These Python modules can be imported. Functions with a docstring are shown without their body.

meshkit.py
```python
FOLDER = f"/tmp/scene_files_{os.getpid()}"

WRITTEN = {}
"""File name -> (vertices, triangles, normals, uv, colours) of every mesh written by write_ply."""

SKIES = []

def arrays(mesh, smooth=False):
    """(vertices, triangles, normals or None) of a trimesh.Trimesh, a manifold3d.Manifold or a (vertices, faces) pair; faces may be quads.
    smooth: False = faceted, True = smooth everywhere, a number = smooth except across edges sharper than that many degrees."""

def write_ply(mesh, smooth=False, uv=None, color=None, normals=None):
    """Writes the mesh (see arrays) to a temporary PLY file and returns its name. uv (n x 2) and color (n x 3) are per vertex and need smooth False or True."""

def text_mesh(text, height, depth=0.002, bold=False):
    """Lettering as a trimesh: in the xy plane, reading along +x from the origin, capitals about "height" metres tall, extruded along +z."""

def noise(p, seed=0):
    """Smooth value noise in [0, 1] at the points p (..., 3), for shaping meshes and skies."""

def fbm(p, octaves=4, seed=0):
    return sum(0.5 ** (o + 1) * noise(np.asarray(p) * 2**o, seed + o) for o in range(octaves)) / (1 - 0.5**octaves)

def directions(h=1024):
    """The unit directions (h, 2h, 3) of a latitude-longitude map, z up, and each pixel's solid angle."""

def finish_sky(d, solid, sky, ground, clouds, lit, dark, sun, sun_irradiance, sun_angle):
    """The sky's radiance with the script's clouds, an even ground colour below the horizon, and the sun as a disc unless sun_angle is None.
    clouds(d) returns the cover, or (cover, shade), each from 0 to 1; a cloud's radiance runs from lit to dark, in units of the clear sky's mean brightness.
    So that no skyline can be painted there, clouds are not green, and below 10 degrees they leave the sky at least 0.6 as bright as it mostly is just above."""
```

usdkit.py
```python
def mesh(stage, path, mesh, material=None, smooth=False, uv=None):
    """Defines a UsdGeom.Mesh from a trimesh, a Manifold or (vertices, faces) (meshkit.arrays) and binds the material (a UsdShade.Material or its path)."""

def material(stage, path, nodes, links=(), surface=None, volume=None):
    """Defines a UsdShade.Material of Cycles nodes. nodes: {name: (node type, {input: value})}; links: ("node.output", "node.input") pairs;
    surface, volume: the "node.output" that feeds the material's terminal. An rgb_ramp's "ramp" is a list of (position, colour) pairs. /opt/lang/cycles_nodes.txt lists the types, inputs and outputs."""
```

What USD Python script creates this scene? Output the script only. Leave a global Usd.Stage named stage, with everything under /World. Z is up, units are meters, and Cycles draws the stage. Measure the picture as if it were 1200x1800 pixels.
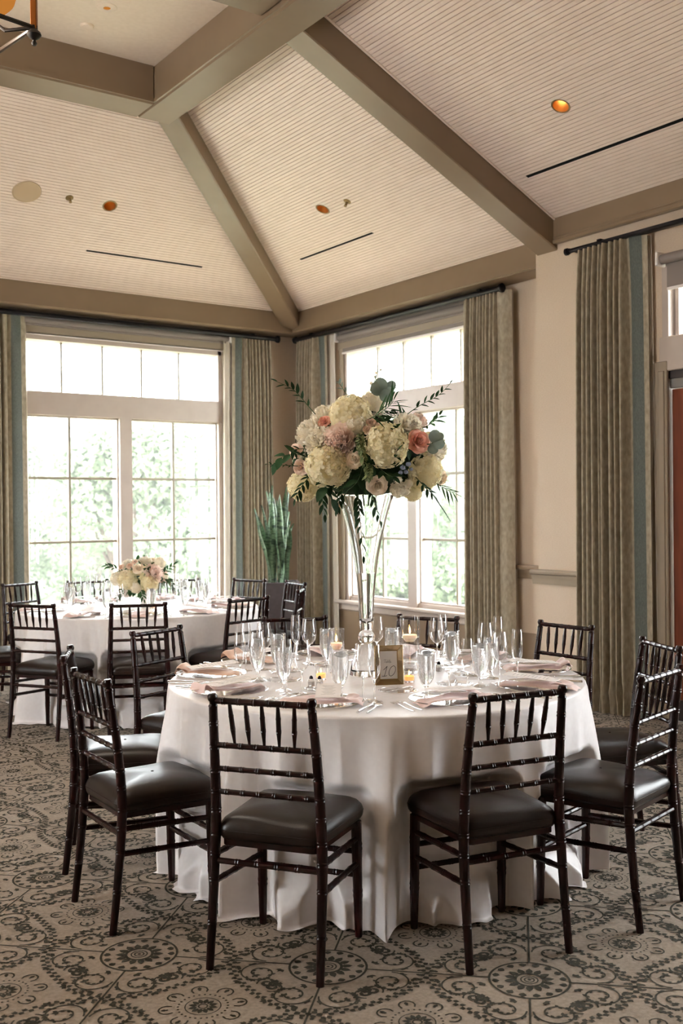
import math, random
import numpy as np
import trimesh
import manifold3d
from shapely.geometry import Polygon, Point, LineString, box as sbox
from shapely.ops import unary_union
from shapely import affinity
import usdkit, meshkit
from pxr import Usd, UsdGeom, UsdLux, UsdShade, Gf, Vt, Sdf

PI = math.pi
stage = Usd.Stage.CreateInMemory()
UsdGeom.SetStageUpAxis(stage, 'Z')
UsdGeom.SetStageMetersPerUnit(stage, 1.0)
UsdGeom.Xform.Define(stage, '/World')
UsdGeom.Scope.Define(stage, '/World/Looks')

# ------------------------------------------------------------------ camera
EYE = (0.0, 0.0, 1.55)
YAW, PITCH, ROLL = math.radians(35.33), math.radians(-0.12), math.radians(-0.512)
def camera_axes():
    f = np.array([math.sin(YAW) * math.cos(PITCH), math.cos(YAW) * math.cos(PITCH), math.sin(PITCH)])
    r = np.array([math.cos(YAW), -math.sin(YAW), 0.0]); u = np.cross(r, f)
    c, s = math.cos(ROLL), math.sin(ROLL)
    return c * r + s * u, -s * r + c * u, f
_r, _u, _f = camera_axes()
cam = UsdGeom.Camera.Define(stage, '/World/camera')
cam.AddTransformOp().Set(Gf.Matrix4d(*map(float, (*_r, 0, *_u, 0, *(-_f), 0, *EYE, 1))))
cam.CreateHorizontalApertureAttr(24.0)
cam.CreateVerticalApertureAttr(36.0)
cam.CreateFocalLengthAttr(1828.0 / 1200 * 24)
cam.CreateFStopAttr(4.0)
cam.CreateFocusDistanceAttr(4.5)
cam.CreateClippingRangeAttr(Gf.Vec2f(0.05, 500))
cam.CreateExposureAttr(0.85)

# ------------------------------------------------------------------ sky: bright even overcast
SKY = 3.6
dome = UsdLux.DomeLight.Define(stage, '/World/sky')
dome.CreateIntensityAttr(SKY)
dome.CreateColorAttr(Gf.Vec3f(0.95, 0.975, 1.0))
LAMP = 0.5                                  # strength of the chandeliers' bulbs

# ------------------------------------------------------------------ helpers
_names = {}
def numbered(parent, name):
    k = _names.get((parent, name), 0)
    _names[(parent, name)] = k + 1
    return name if k == 0 else f'{name}_{k:03d}'

def path_of(p):
    if p is None:
        return '/World'
    return str((p.GetPrim() if hasattr(p, 'GetPrim') else p).GetPath())

def tag(o, label=None, cat=None, group=None, kind=None):
    p = o.GetPrim() if hasattr(o, 'GetPrim') else o
    for k, v in (('label', label), ('category', cat), ('group', group), ('kind', kind)):
        if v:
            p.SetCustomDataByKey(k, v)
    return p

def part(parent, name, mesh, mat, label=None, kind=None, smooth=35):
    pp = path_of(parent)
    m = usdkit.mesh(stage, f'{pp}/{numbered(pp, name)}', mesh, L[mat], smooth=smooth)
    tag(m, label, None, None, kind)
    return m.GetPrim()

def thing(name, label, cat=None, loc=(0, 0, 0), rotz=0.0, group=None, kind=None):
    x = UsdGeom.Xform.Define(stage, '/World/' + numbered('/World', name))
    x.AddTranslateOp().Set(Gf.Vec3d(*map(float, loc)))
    x.AddRotateZOp().Set(float(math.degrees(rotz)))
    return tag(x, label, cat, group, kind)

def solo(name, mesh, mat, label, cat=None, group=None, kind=None, smooth=35):
    return tag(part(None, name, mesh, mat, smooth=smooth), label, cat, group, kind)

def dup(src, loc, rotz, label, group=None, name=None):
    was = src.GetCustomData()
    base = src.GetName()
    if base[-4:-3] == '_' and base[-3:].isdigit():
        base = base[:-4]
    r = thing(name or base, label, was['category'], loc, rotz, group or was.get('group'))
    r.GetReferences().AddInternalReference(src.GetPath())
    r.SetInstanceable(True)
    return r

def cat_(ms):
    ms = [m for m in ms if m is not None]
    vs, fs, n = [], [], 0
    for m in ms:
        v, f = (m if isinstance(m, tuple) else (np.asarray(m.vertices), np.asarray(m.faces)))
        f = np.asarray(f)
        if f.shape[1] == 4:
            f = np.vstack([f[:, [0, 1, 2]], f[:, [0, 2, 3]]])
        vs.append(np.asarray(v, float)); fs.append(f + n); n += len(v)
    return np.vstack(vs), np.vstack(fs)

def xf(m, loc=(0, 0, 0), rz=0.0, rx=0.0, ry=0.0, s=1.0):
    v, f = m if isinstance(m, tuple) else (np.asarray(m.vertices), np.asarray(m.faces))
    v = np.asarray(v, float) * s
    if rx:
        c, q = math.cos(rx), math.sin(rx); v = v @ np.array([[1, 0, 0], [0, c, -q], [0, q, c]]).T
    if ry:
        c, q = math.cos(ry), math.sin(ry); v = v @ np.array([[c, 0, q], [0, 1, 0], [-q, 0, c]]).T
    if rz:
        c, q = math.cos(rz), math.sin(rz); v = v @ np.array([[c, -q, 0], [q, c, 0], [0, 0, 1]]).T
    return v + np.asarray(loc, float), np.asarray(f)

def bx(x0, x1, y0, y1, z0, z1, bev=0.0):
    x0, x1 = min(x0, x1), max(x0, x1); y0, y1 = min(y0, y1), max(y0, y1); z0, z1 = min(z0, z1), max(z0, z1)
    if bev <= 0 or bev * 2.2 > min(x1 - x0, y1 - y0, z1 - z0):
        m = trimesh.creation.box([x1 - x0, y1 - y0, z1 - z0])
        return np.asarray(m.vertices) + [(x0 + x1) / 2, (y0 + y1) / 2, (z0 + z1) / 2], np.asarray(m.faces)
    P = []
    for x, sx in ((x0, 1), (x1, -1)):
        for y, sy in ((y0, 1), (y1, -1)):
            for z, sz in ((z0, 1), (z1, -1)):
                P += [(x + sx * bev, y + sy * bev, z), (x + sx * bev, y, z + sz * bev), (x, y + sy * bev, z + sz * bev)]
    return hull(P)

def hull(P):
    h = manifold3d.Manifold.hull_points(np.asarray(P, float)).to_mesh()
    return np.asarray(h.vert_properties[:, :3], float), np.asarray(h.tri_verts)

def lathe(prof, n=24, closed=False):
    """profile (r, z) upwards on the outside; r = 0 ends become poles."""
    prof = [(max(r, 0.0), z) for r, z in prof]
    v, rings = [], []
    for r, z in prof:
        if r < 1e-7:
            rings.append([len(v)]); v.append((0, 0, z))
        else:
            rings.append(list(range(len(v), len(v) + n)))
            v += [(r * math.cos(2 * PI * k / n), r * math.sin(2 * PI * k / n), z) for k in range(n)]
    if closed:
        rings.append(rings[0])
    f = []
    for a, b in zip(rings, rings[1:]):
        if len(a) == 1 and len(b) == 1:
            continue
        for k in range(n):
            k2 = (k + 1) % n
            if len(a) == 1:
                f.append((a[0], b[k2], b[k]))
            elif len(b) == 1:
                f.append((a[k], a[k2], b[0]))
            else:
                f += [(a[k], a[k2], b[k2]), (a[k], b[k2], b[k])]
    return np.array(v, float), np.array(f)

def frames(P):
    P = np.asarray(P, float)
    T = np.gradient(P, axis=0); T /= np.maximum(np.linalg.norm(T, axis=1, keepdims=True), 1e-9)
    a = np.array([0, 0, 1.0]) if abs(T[0][2]) < 0.9 else np.array([1.0, 0, 0])
    N = np.cross(T[0], a); N /= np.linalg.norm(N)
    out = []
    for t in T:
        N = N - t * (N @ t); N /= max(np.linalg.norm(N), 1e-9)
        out.append((N.copy(), np.cross(t, N)))
    return P, T, out

def tube(P, r, n=8, caps=True, flat=1.0):
    P, T, fr = frames(P)
    r = np.broadcast_to(np.asarray(r, float), (len(P),))
    v = []
    for p, (a, b), q in zip(P, fr, r):
        for k in range(n):
            t = 2 * PI * k / n
            v.append(p + q * (math.cos(t) * a + flat * math.sin(t) * b))
    f = []
    for i in range(len(P) - 1):
        for k in range(n):
            k2 = (k + 1) % n
            a, b, c, d = i * n + k, i * n + k2, (i + 1) * n + k2, (i + 1) * n + k
            f += [(a, b, c), (a, c, d)]
    if caps:
        v += [P[0], P[-1]]; s, e = len(v) - 2, len(v) - 1
        for k in range(n):
            k2 = (k + 1) % n
            f += [(s, k2, k), (e, (len(P) - 1) * n + k, (len(P) - 1) * n + k2)]
    return np.array(v), np.array(f)

def turned(p0, p1, prof, n=8):
    """a turned rod from p0 to p1; prof: (t, radius)."""
    p0, p1 = np.asarray(p0, float), np.asarray(p1, float)
    P = np.array([p0 + (p1 - p0) * t for t, _ in prof])
    d = (p1 - p0) / np.linalg.norm(p1 - p0)
    a = np.array([0, 0, 1.0]) if abs(d[2]) < 0.9 else np.array([1.0, 0, 0])
    N = np.cross(d, a); N /= np.linalg.norm(N); B = np.cross(d, N)
    v = [p + q * (math.cos(2 * PI * k / n) * N + math.sin(2 * PI * k / n) * B) for p, (_, q) in zip(P, prof) for k in range(n)]
    f = []
    for i in range(len(P) - 1):
        for k in range(n):
            k2 = (k + 1) % n
            f += [(i * n + k, i * n + k2, (i + 1) * n + k2), (i * n + k, (i + 1) * n + k2, (i + 1) * n + k)]
    v += [P[0], P[-1]]; s = len(v) - 2; m = (len(P) - 1) * n
    for k in range(n):
        k2 = (k + 1) % n
        f += [(s, k2, k), (s + 1, m + k, m + k2)]
    return np.array(v), np.array(f)

def ringed(r, at, length, w=0.006, bump=0.0032, taper=None):
    """turned profile with double bamboo rings at the fractions in at."""
    pts = [(0.0, r)]
    rr = (lambda t: r) if taper is None else taper
    pts = [(0.0, rr(0))]
    for t in at:
        for o in (-1.0, 1.0):
            c = t + o * w * 0.75 / length
            pts += [(c - 0.55 * w / length, rr(t)), (c, rr(t) + bump), (c + 0.55 * w / length, rr(t))]
    pts.append((1.0, rr(1)))
    pts = sorted((min(max(t, 0), 1), q) for t, q in pts)
    return pts

def prism(poly, z0, z1):
    """a shapely polygon in xy extruded between z0 and z1."""
    ms = []
    for g in getattr(poly, 'geoms', [poly]):
        if g.is_empty or g.area < 1e-9:
            continue
        m = trimesh.creation.extrude_polygon(g, z1 - z0, engine='earcut')
        ms.append((np.asarray(m.vertices) + [0, 0, z0], np.asarray(m.faces)))
    return cat_(ms) if ms else None

def place(m, o, ex, ey, ez):
    v, f = m
    return np.asarray(o, float) + v @ np.array([ex, ey, ez], float), f

def grid(fn, nu, nv, closed_u=False):
    V = np.array([[fn(i / (nu if closed_u else nu - 1), j / (nv - 1)) for i in range(nu)] for j in range(nv)], float).reshape(-1, 3)
    F = []
    for j in range(nv - 1):
        for i in range(nu if closed_u else nu - 1):
            i2 = (i + 1) % nu
            a, b, c, d = j * nu + i, j * nu + i2, (j + 1) * nu + i2, (j + 1) * nu + i
            F += [(a, b, c), (a, c, d)]
    return V, np.array(F)

# ------------------------------------------------------------------ materials
def srgb(r, g, b):
    return tuple(((c / 255) / 12.92 if c / 255 <= 0.04045 else ((c / 255 + 0.055) / 1.055) ** 2.4) for c in (r, g, b))

L = {}
def mat(name, nodes, links=(), surface='p.BSDF', volume=None):
    L[name] = usdkit.material(stage, '/World/Looks/' + name, nodes, links, surface=surface, volume=volume)

def simple(name, col, rough=0.5, **kw):
    mat(name, {'p': ('principled_bsdf', {'base_color': col, 'roughness': rough, **kw})})

def noisy(name, c1, c2, scale=8.0, rough=0.6, bump=0.0, bscale=None, detail=3.0, stretch=(1, 1, 1), dist=0.002, **kw):
    nodes = {'g': ('texture_coordinate', {}), 'm': ('mapping', {'scale': stretch}),
             'n': ('noise_texture', {'scale': scale, 'detail': detail}),
             'r': ('rgb_ramp', {'ramp': [(0.3, c1), (0.7, c2)]}),
             'p': ('principled_bsdf', {'roughness': rough, **kw})}
    links = [('g.object', 'm.vector'), ('m.vector', 'n.vector'), ('n.fac', 'r.fac'), ('r.color', 'p.base_color')]
    if bump:
        nodes['n2'] = ('noise_texture', {'scale': bscale or scale * 4, 'detail': 3.0})
        nodes['b'] = ('bump', {'strength': bump, 'distance': dist})
        links += [('m.vector', 'n2.vector'), ('n2.fac', 'b.height'), ('b.normal', 'p.normal')]
    mat(name, nodes, links)

noisy('wall_vinyl', srgb(206, 186, 164), srgb(198, 177, 154), 60, 0.7, 0.25, 180, stretch=(1, 1, 3))
noisy('olive_paint', srgb(138, 117, 94), srgb(134, 113, 90), 6, 0.34, 0.05, 90)
noisy('cream_board', srgb(240, 221, 207), srgb(235, 215, 200), 9, 0.5)
noisy('ceiling_plaster', srgb(238, 220, 200), srgb(232, 213, 192), 30, 0.85, 0.5, 120)
noisy('window_paint', srgb(190, 176, 165), srgb(184, 169, 158), 8, 0.4)
simple('taupe_trim', srgb(156, 141, 122), 0.4)
simple('muntin_bronze', srgb(150, 140, 122), 0.4)
simple('shade_cloth', srgb(132, 121, 115), 0.7)
simple('shade_white', srgb(232, 224, 220), 0.5)
simple('rod_bronze', srgb(40, 38, 42), 0.3, metallic=0.6)
noisy('curtain_cloth', srgb(176, 163, 141), srgb(142, 131, 111), 38, 0.75, 0.3, 220, detail=4, stretch=(1, 1, 0.5))
noisy('curtain_band', srgb(102, 108, 101), srgb(80, 86, 80), 160, 0.7, 0.4, 240, stretch=(1, 1, 0.35))
mat('curtain_lining', {'d': ('diffuse_bsdf', {'color': srgb(232, 222, 208)}), 't': ('translucent_bsdf', {'color': srgb(230, 220, 208)}), 'x': ('mix_closure', {'fac': 0.35})},
    [('d.BSDF', 'x.closure1'), ('t.BSDF', 'x.closure2')], surface='x.closure')
noisy('mahogany', srgb(42, 10, 9), srgb(20, 6, 6), 14, 0.24, stretch=(1, 1, 0.25), specular_ior_level=0.36)
noisy('leather', srgb(33, 19, 15), srgb(23, 14, 11), 10, 0.33, 0.3, 260, dist=0.0015, specular_ior_level=0.4)
simple('button_metal', srgb(120, 90, 60), 0.3, metallic=1.0)
noisy('table_linen', srgb(238, 232, 231), srgb(233, 226, 225), 40, 0.42, 0.08, 500, sheen_weight=0.15)
noisy('napkin_blush', srgb(242, 216, 210), srgb(236, 206, 200), 20, 0.5, 0.2, 300, sheen_weight=0.4)
noisy('napkin_peach', srgb(232, 194, 168), srgb(224, 182, 156), 20, 0.5, 0.2, 300, sheen_weight=0.4)
simple('card_paper', srgb(240, 232, 228), 0.7)
simple('silver', (0.82, 0.82, 0.83), 0.14, metallic=1.0)
simple('wax', srgb(250, 236, 214), 0.5, subsurface_weight=0.3, subsurface_scale=0.02)
simple('wax_glow', srgb(255, 190, 120), 0.5, emission_color=srgb(255, 160, 80), emission_strength=0.55)
mat('flame', {'e': ('emission', {'color': srgb(255, 196, 110), 'strength': 22.0})}, surface='e.emission')
mat('thin_glass', {'f': ('layer_weight', {'blend': 0.5}), 'q': ('math', {'math_type': 'power', 'value2': 1.9}), 'm': ('math', {'math_type': 'multiply_add', 'value2': 0.86, 'value3': 0.08}),
                   't': ('transparent_bsdf', {'color': (0.985, 0.985, 0.985)}), 'g': ('glossy_bsdf', {'color': (1, 1, 1), 'roughness': 0.02}), 'x': ('mix_closure', {})},
    [('f.facing', 'q.value1'), ('q.value', 'm.value1'), ('m.value', 'x.fac'), ('t.BSDF', 'x.closure1'), ('g.BSDF', 'x.closure2')], surface='x.closure')
mat('pane_glass', {'f': ('layer_weight', {'blend': 0.5}), 'q': ('math', {'math_type': 'power', 'value2': 5.0}), 'm': ('math', {'math_type': 'multiply_add', 'value2': 0.9, 'value3': 0.03}), 't': ('transparent_bsdf', {'color': (0.97, 0.98, 0.975)}), 'g': ('glossy_bsdf', {'color': (1, 1, 1), 'roughness': 0.0}), 'x': ('mix_closure', {})},
    [('f.facing', 'q.value1'), ('q.value', 'm.value1'), ('m.value', 'x.fac'), ('t.BSDF', 'x.closure1'), ('g.BSDF', 'x.closure2')], surface='x.closure')
simple('solid_glass', (0.99, 1.0, 0.995), 0.0, transmission_weight=1.0, ior=1.45)
simple('solid_water', (0.98, 0.99, 0.99), 0.0, transmission_weight=1.0, ior=1.33)
mat('ice_water', {'c': ('texture_coordinate', {}), 'n': ('noise_texture', {'scale': 70.0, 'detail': 2.0, 'distortion': 1.0}), 'b': ('bump', {'strength': 0.35, 'distance': 0.004}),
                  'p': ('principled_bsdf', {'base_color': (1, 1, 1), 'roughness': 0.08, 'transmission_weight': 1.0, 'ior': 1.31}), 'd': ('translucent_bsdf', {'color': (1, 1, 1)}), 'x': ('mix_closure', {'fac': 0.12})},
    [('c.object', 'n.vector'), ('n.fac', 'b.height'), ('b.normal', 'p.normal'), ('p.BSDF', 'x.closure1'), ('d.BSDF', 'x.closure2')], surface='x.closure')
simple('aged_gold', srgb(160, 128, 80), 0.32, metallic=0.85)
simple('mirror_strip', srgb(172, 150, 116), 0.12, metallic=0.9)
simple('card_grey', srgb(214, 208, 202), 0.8)
simple('ink', srgb(58, 56, 56), 0.8)
simple('ink_pale', srgb(130, 122, 118), 0.8)
simple('black_void', srgb(14, 18, 16), 0.8)
simple('amber_post', srgb(150, 88, 36), 0.3, metallic=0.7)
simple('amber_metal', srgb(214, 160, 98), 0.28, metallic=0.8)
mat('amber_lamp', {'e': ('emission', {'color': srgb(255, 226, 170), 'strength': 5.0})}, surface='e.emission')
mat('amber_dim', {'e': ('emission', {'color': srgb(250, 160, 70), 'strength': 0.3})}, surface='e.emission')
simple('speaker_beige', srgb(196, 170, 138), 0.7)
simple('brass_dark', srgb(150, 124, 84), 0.35, metallic=0.7)
noisy('iron_bronze', srgb(40, 30, 22), srgb(28, 22, 18), 20, 0.45, metallic=0.5)
noisy('door_wood', srgb(132, 66, 42), srgb(108, 50, 32), 9, 0.35, stretch=(3, 3, 0.35), detail=5)
simple('door_dark', srgb(52, 44, 44), 0.5)
simple('steel_grey', srgb(150, 148, 146), 0.4, metallic=0.6)
noisy('planter_grey', srgb(74, 66, 68), srgb(66, 58, 60), 30, 0.6, 0.1, 100)
noisy('soil', srgb(52, 40, 30), srgb(36, 28, 22), 60, 0.95, 0.6, 120)
mat('snake_leaf', {'c': ('texture_coordinate', {}), 'm': ('mapping', {'scale': (1, 1, 3.2)}), 'n': ('noise_texture', {'scale': 9.0, 'detail': 3.0, 'distortion': 0.6}),
                   'r': ('rgb_ramp', {'ramp': [(0.36, srgb(30, 54, 38)), (0.54, srgb(104, 130, 100)), (0.68, srgb(42, 70, 48))]}), 'p': ('principled_bsdf', {'roughness': 0.4})},
    [('c.object', 'm.vector'), ('m.vector', 'n.vector'), ('n.fac', 'r.fac'), ('r.color', 'p.base_color')])

def petal(name, c1, c2, scale=30.0, tr=0.25):
    mat(name, {'c': ('texture_coordinate', {}), 'n': ('noise_texture', {'scale': scale, 'detail': 2.0}), 'r': ('rgb_ramp', {'ramp': [(0.3, c1), (0.7, c2)]}),
               'd': ('principled_bsdf', {'roughness': 0.6, 'specular_ior_level': 0.2}), 't': ('translucent_bsdf', {}), 'x': ('mix_closure', {'fac': tr})},
        [('c.object', 'n.vector'), ('n.fac', 'r.fac'), ('r.color', 'd.base_color'), ('r.color', 't.color'), ('d.BSDF', 'x.closure1'), ('t.BSDF', 'x.closure2')], surface='x.closure')
petal('petal_cream', srgb(255, 249, 224), srgb(254, 244, 212), 30, 0.48)
petal('petal_white', srgb(255, 251, 240), srgb(255, 248, 233), 30, 0.55)
petal('petal_pink', srgb(255, 240, 230), srgb(255, 232, 221), 30, 0.55)
petal('petal_blush', srgb(254, 234, 218), srgb(252, 224, 206))
petal('petal_peach', srgb(255, 242, 222), srgb(253, 233, 207))
petal('petal_coral', srgb(253, 200, 178), srgb(250, 180, 164))
petal('petal_coralpink', srgb(250, 166, 150), srgb(240, 140, 130))
petal('petal_blue', srgb(176, 184, 204), srgb(154, 164, 190))
petal('leaf_dark', srgb(46, 74, 44), srgb(32, 58, 34), 20, 0.2)
petal('leaf_mid', srgb(62, 96, 58), srgb(44, 78, 44), 20, 0.25)
petal('leaf_eucalyptus', srgb(150, 164, 154), srgb(128, 146, 136), 20, 0.25)
petal('leaf_variegated', srgb(74, 98, 62), srgb(170, 178, 128), 90, 0.25)
petal('tree_leaf', srgb(146, 157, 130), srgb(110, 125, 98), 2, 0.4)
petal('tree_leaf_pale', srgb(156, 167, 140), srgb(122, 137, 110), 2, 0.4)
noisy('bark', srgb(110, 96, 82), srgb(84, 72, 62), 10, 0.9)
noisy('grass', srgb(148, 148, 122), srgb(128, 130, 106), 3, 0.9)
simple('stem_green', srgb(70, 92, 54), 0.5)
simple('vase_white', srgb(240, 236, 232), 0.35)
noisy('carpet', srgb(160, 143, 125), srgb(136, 120, 103), 70, 0.95, 0.6, 420, dist=0.003, sheen_weight=0.15)
noisy('carpet_dark', srgb(64, 59, 44), srgb(42, 39, 29), 90, 0.95, 0.5, 420, dist=0.003)

# ================================================================== the setting
YL, XR, XP = 10.19, 6.65, 6.25            # left wall plane, recessed right wall plane, proud right wall plane
X0, Y0 = -3.5, -4.5                        # the far side and the end behind the photographer
CZ = 3.785                                 # ceiling height at the crown faces (x 6.368, y 9.91)
SR, SLF = 0.467, 0.564                     # slopes of the right and left ceiling planes
XC, YC = 6.368, 9.91
TX0, TX1, TY0, TY1, TZ, FZ = 3.548, 3.836, 7.485, 7.815, 4.74, 5.04
def zr(x): return CZ + SR * (XC - x)
def zl(y): return CZ + SLF * (YC - y)

floor = solo('floor', bx(X0, 6.85, Y0, 10.4, -0.1, 0.0), 'carpet', 'beige patterned carpet floor under the tables', 'carpet', kind='structure', smooth=False)

# --- carpet figure: one repeat (0.95 m square, two medallions), laid as pile standing a millimetre proud
def carpet_repeat():
    S = 0.672
    sh = []
    def ring(c, r, w): sh.append(Point(c).buffer(r + w / 2, 20).difference(Point(c).buffer(r - w / 2, 20)))
    def dot(c, r, q=6): sh.append(Point(c).buffer(r, q))
    def leaf(c, a, l, w):
        p = Polygon([(0, 0), (l * .3, w * .5), (l * .65, w * .42), (l, 0), (l * .65, -w * .42), (l * .3, -w * .5)])
        sh.append(affinity.translate(affinity.rotate(p, math.degrees(a), origin=(0, 0)), *c))
    def triple(c, a, s=1.0):
        for d in (-0.9, 0, 0.9): leaf(c, a + d, 0.027 * s, 0.016 * s)
    def medallion(c, r0=0.0):
        ring(c, 0.131, 0.008)
        for k in range(16):
            a = 2 * PI * (k + .5) / 16
            leaf((c[0] + .124 * math.cos(a), c[1] + .124 * math.sin(a)), a + PI, 0.026, 0.026)
        for k in range(14):
            a = 2 * PI * k / 14
            leaf((c[0] + .044 * math.cos(a), c[1] + .044 * math.sin(a)), a, 0.040, 0.024)
        ring(c, 0.046, 0.010); ring(c, 0.028, 0.005); ring(c, 0.016, .005); dot(c, 0.006)
    def spiral(c, a0, hand, R=0.062):
        N, TURN = 46, 1.42
        pt = lambda t: (c[0] + R * (1.0 - 0.70 * t) * math.cos(a0 + hand * t * 2 * PI * TURN), c[1] + R * (1.0 - 0.70 * t) * math.sin(a0 + hand * t * 2 * PI * TURN))
        P = [pt(i / (N - 1)) for i in range(N)]
        sh.append(LineString(P).buffer(0.0031, 3))
        for i in range(3, N, 5):
            a = a0 + hand * i / (N - 1) * 2 * PI * TURN; t = i / (N - 1)
            if t < .62: leaf(P[i], a + 0.9 * hand, 0.016, 0.010)
            if t > .25: leaf(P[i], a + PI + .9 * hand, 0.017, 0.011)
        triple(P[-1], a0 + hand * TURN * 2 * PI + 1.2 * hand, 0.75)
        for i in (8, 15): triple(P[i], a0 + hand * i / (N - 1) * 2 * PI * TURN, 0.62)
    medallion((0, 0))
    for k in range(4):
        a = k * PI / 2
        def T(x, y): return (x * math.cos(a) - y * math.sin(a), x * math.sin(a) + y * math.cos(a))
        sh.append(LineString([T(.133, 0), T(.336, 0)]).buffer(0.0034, 2))
        for s in (-1, 1):
            spiral(T(.220, s * .080), a - s * PI / 2, s, .070)
            triple(T(.15, s * .045), a + s * 1.0, 0.8); triple(T(.292, s * .05), a + s * 0.5, 0.8)
            spiral(T(.175, s * .150), a + s * .3, -s, .034); triple(T(.27, s * .150), a + s * 1.1, 0.85); leaf(T(.245, s * .012), a + s * 0.5, .022, .012); leaf(T(.30, s * .012), a + s * 0.5, .022, .012)
        # garland round the medallion, through the middles of the stems
        for i in range(30):
            t = -PI / 4 + (i + .5) / 30 * PI / 2
            r = 0.330 - 0.030 * math.sin(2 * t) ** 2
            c = T(r * math.cos(t), r * math.sin(t))
            if i % 2: leaf(c, a + t + 2.4, .022, .015); leaf(c, a + t - .7, .021, .014)
            else: leaf(c, a + t + .9, .023, .014); leaf(c, a + t - 2.3, .020, .014)
    # the small dotted medallion in the corners of the repeat
    for cx, cy in ((S / 2, S / 2),):
        c = (cx, cy)
        for k in range(12):
            b = 2 * PI * k / 12; leaf((cx + .018 * math.cos(b), cy + .018 * math.sin(b)), b, .030, .017)
        ring(c, .014, .005); ring(c, 0.056, .0035)
        for k in range(28):
            b = 2 * PI * k / 28; dot((cx + .078 * math.cos(b), cy + .078 * math.sin(b)), .0042, 2)
        for k in range(8):
            b = 2 * PI * (k + .5) / 8; e = (cx + .112 * math.cos(b), cy + .112 * math.sin(b))
            arc = [(e[0] + .026 * math.cos(b + u), e[1] + .026 * math.sin(b + u)) for u in np.linspace(-2.2, 2.2, 9)]
            sh.append(LineString(arc).buffer(.0030, 2)); leaf(e, b, .02, .014); dot(e, .005, 2)
    g = unary_union(sh)
    both = [affinity.rotate(g, 45, origin=(0, 0))]
    both.append(affinity.translate(both[0], 0.475, 0.475))
    vs, fs, n = [], [], 0
    for q in both:
        for p in getattr(q, 'geoms', [q]):
            v, f = trimesh.creation.triangulate_polygon(p.simplify(0.0007), engine='earcut')
            vs.append(np.column_stack([v, np.zeros(len(v))])); fs.append(np.asarray(f) + n); n += len(v)
    return np.vstack(vs), np.vstack(fs)
pi_ = UsdGeom.PointInstancer.Define(stage, '/World/floor/pile_figure')
usdkit.mesh(stage, '/World/floor/pile_figure/repeat', carpet_repeat(), L['carpet_dark'])
pi_.CreatePrototypesRel().SetTargets(['/World/floor/pile_figure/repeat'])
spots = [(1.99 + .95 * i, 2.91 + .95 * j, 0.0012) for i in range(-5, 5) for j in range(-6, 8) if -3.0 < 1.99 + .95 * i < 6.1 and -4 < 2.91 + .95 * j < 9.7]
pi_.CreatePositionsAttr(Vt.Vec3fArray([Gf.Vec3f(*map(float, s)) for s in spots]))
pi_.CreateProtoIndicesAttr(Vt.IntArray([0] * len(spots)))
tag(pi_, 'dark olive scroll and medallion figure of the carpet', None, None, 'stuff')

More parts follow.
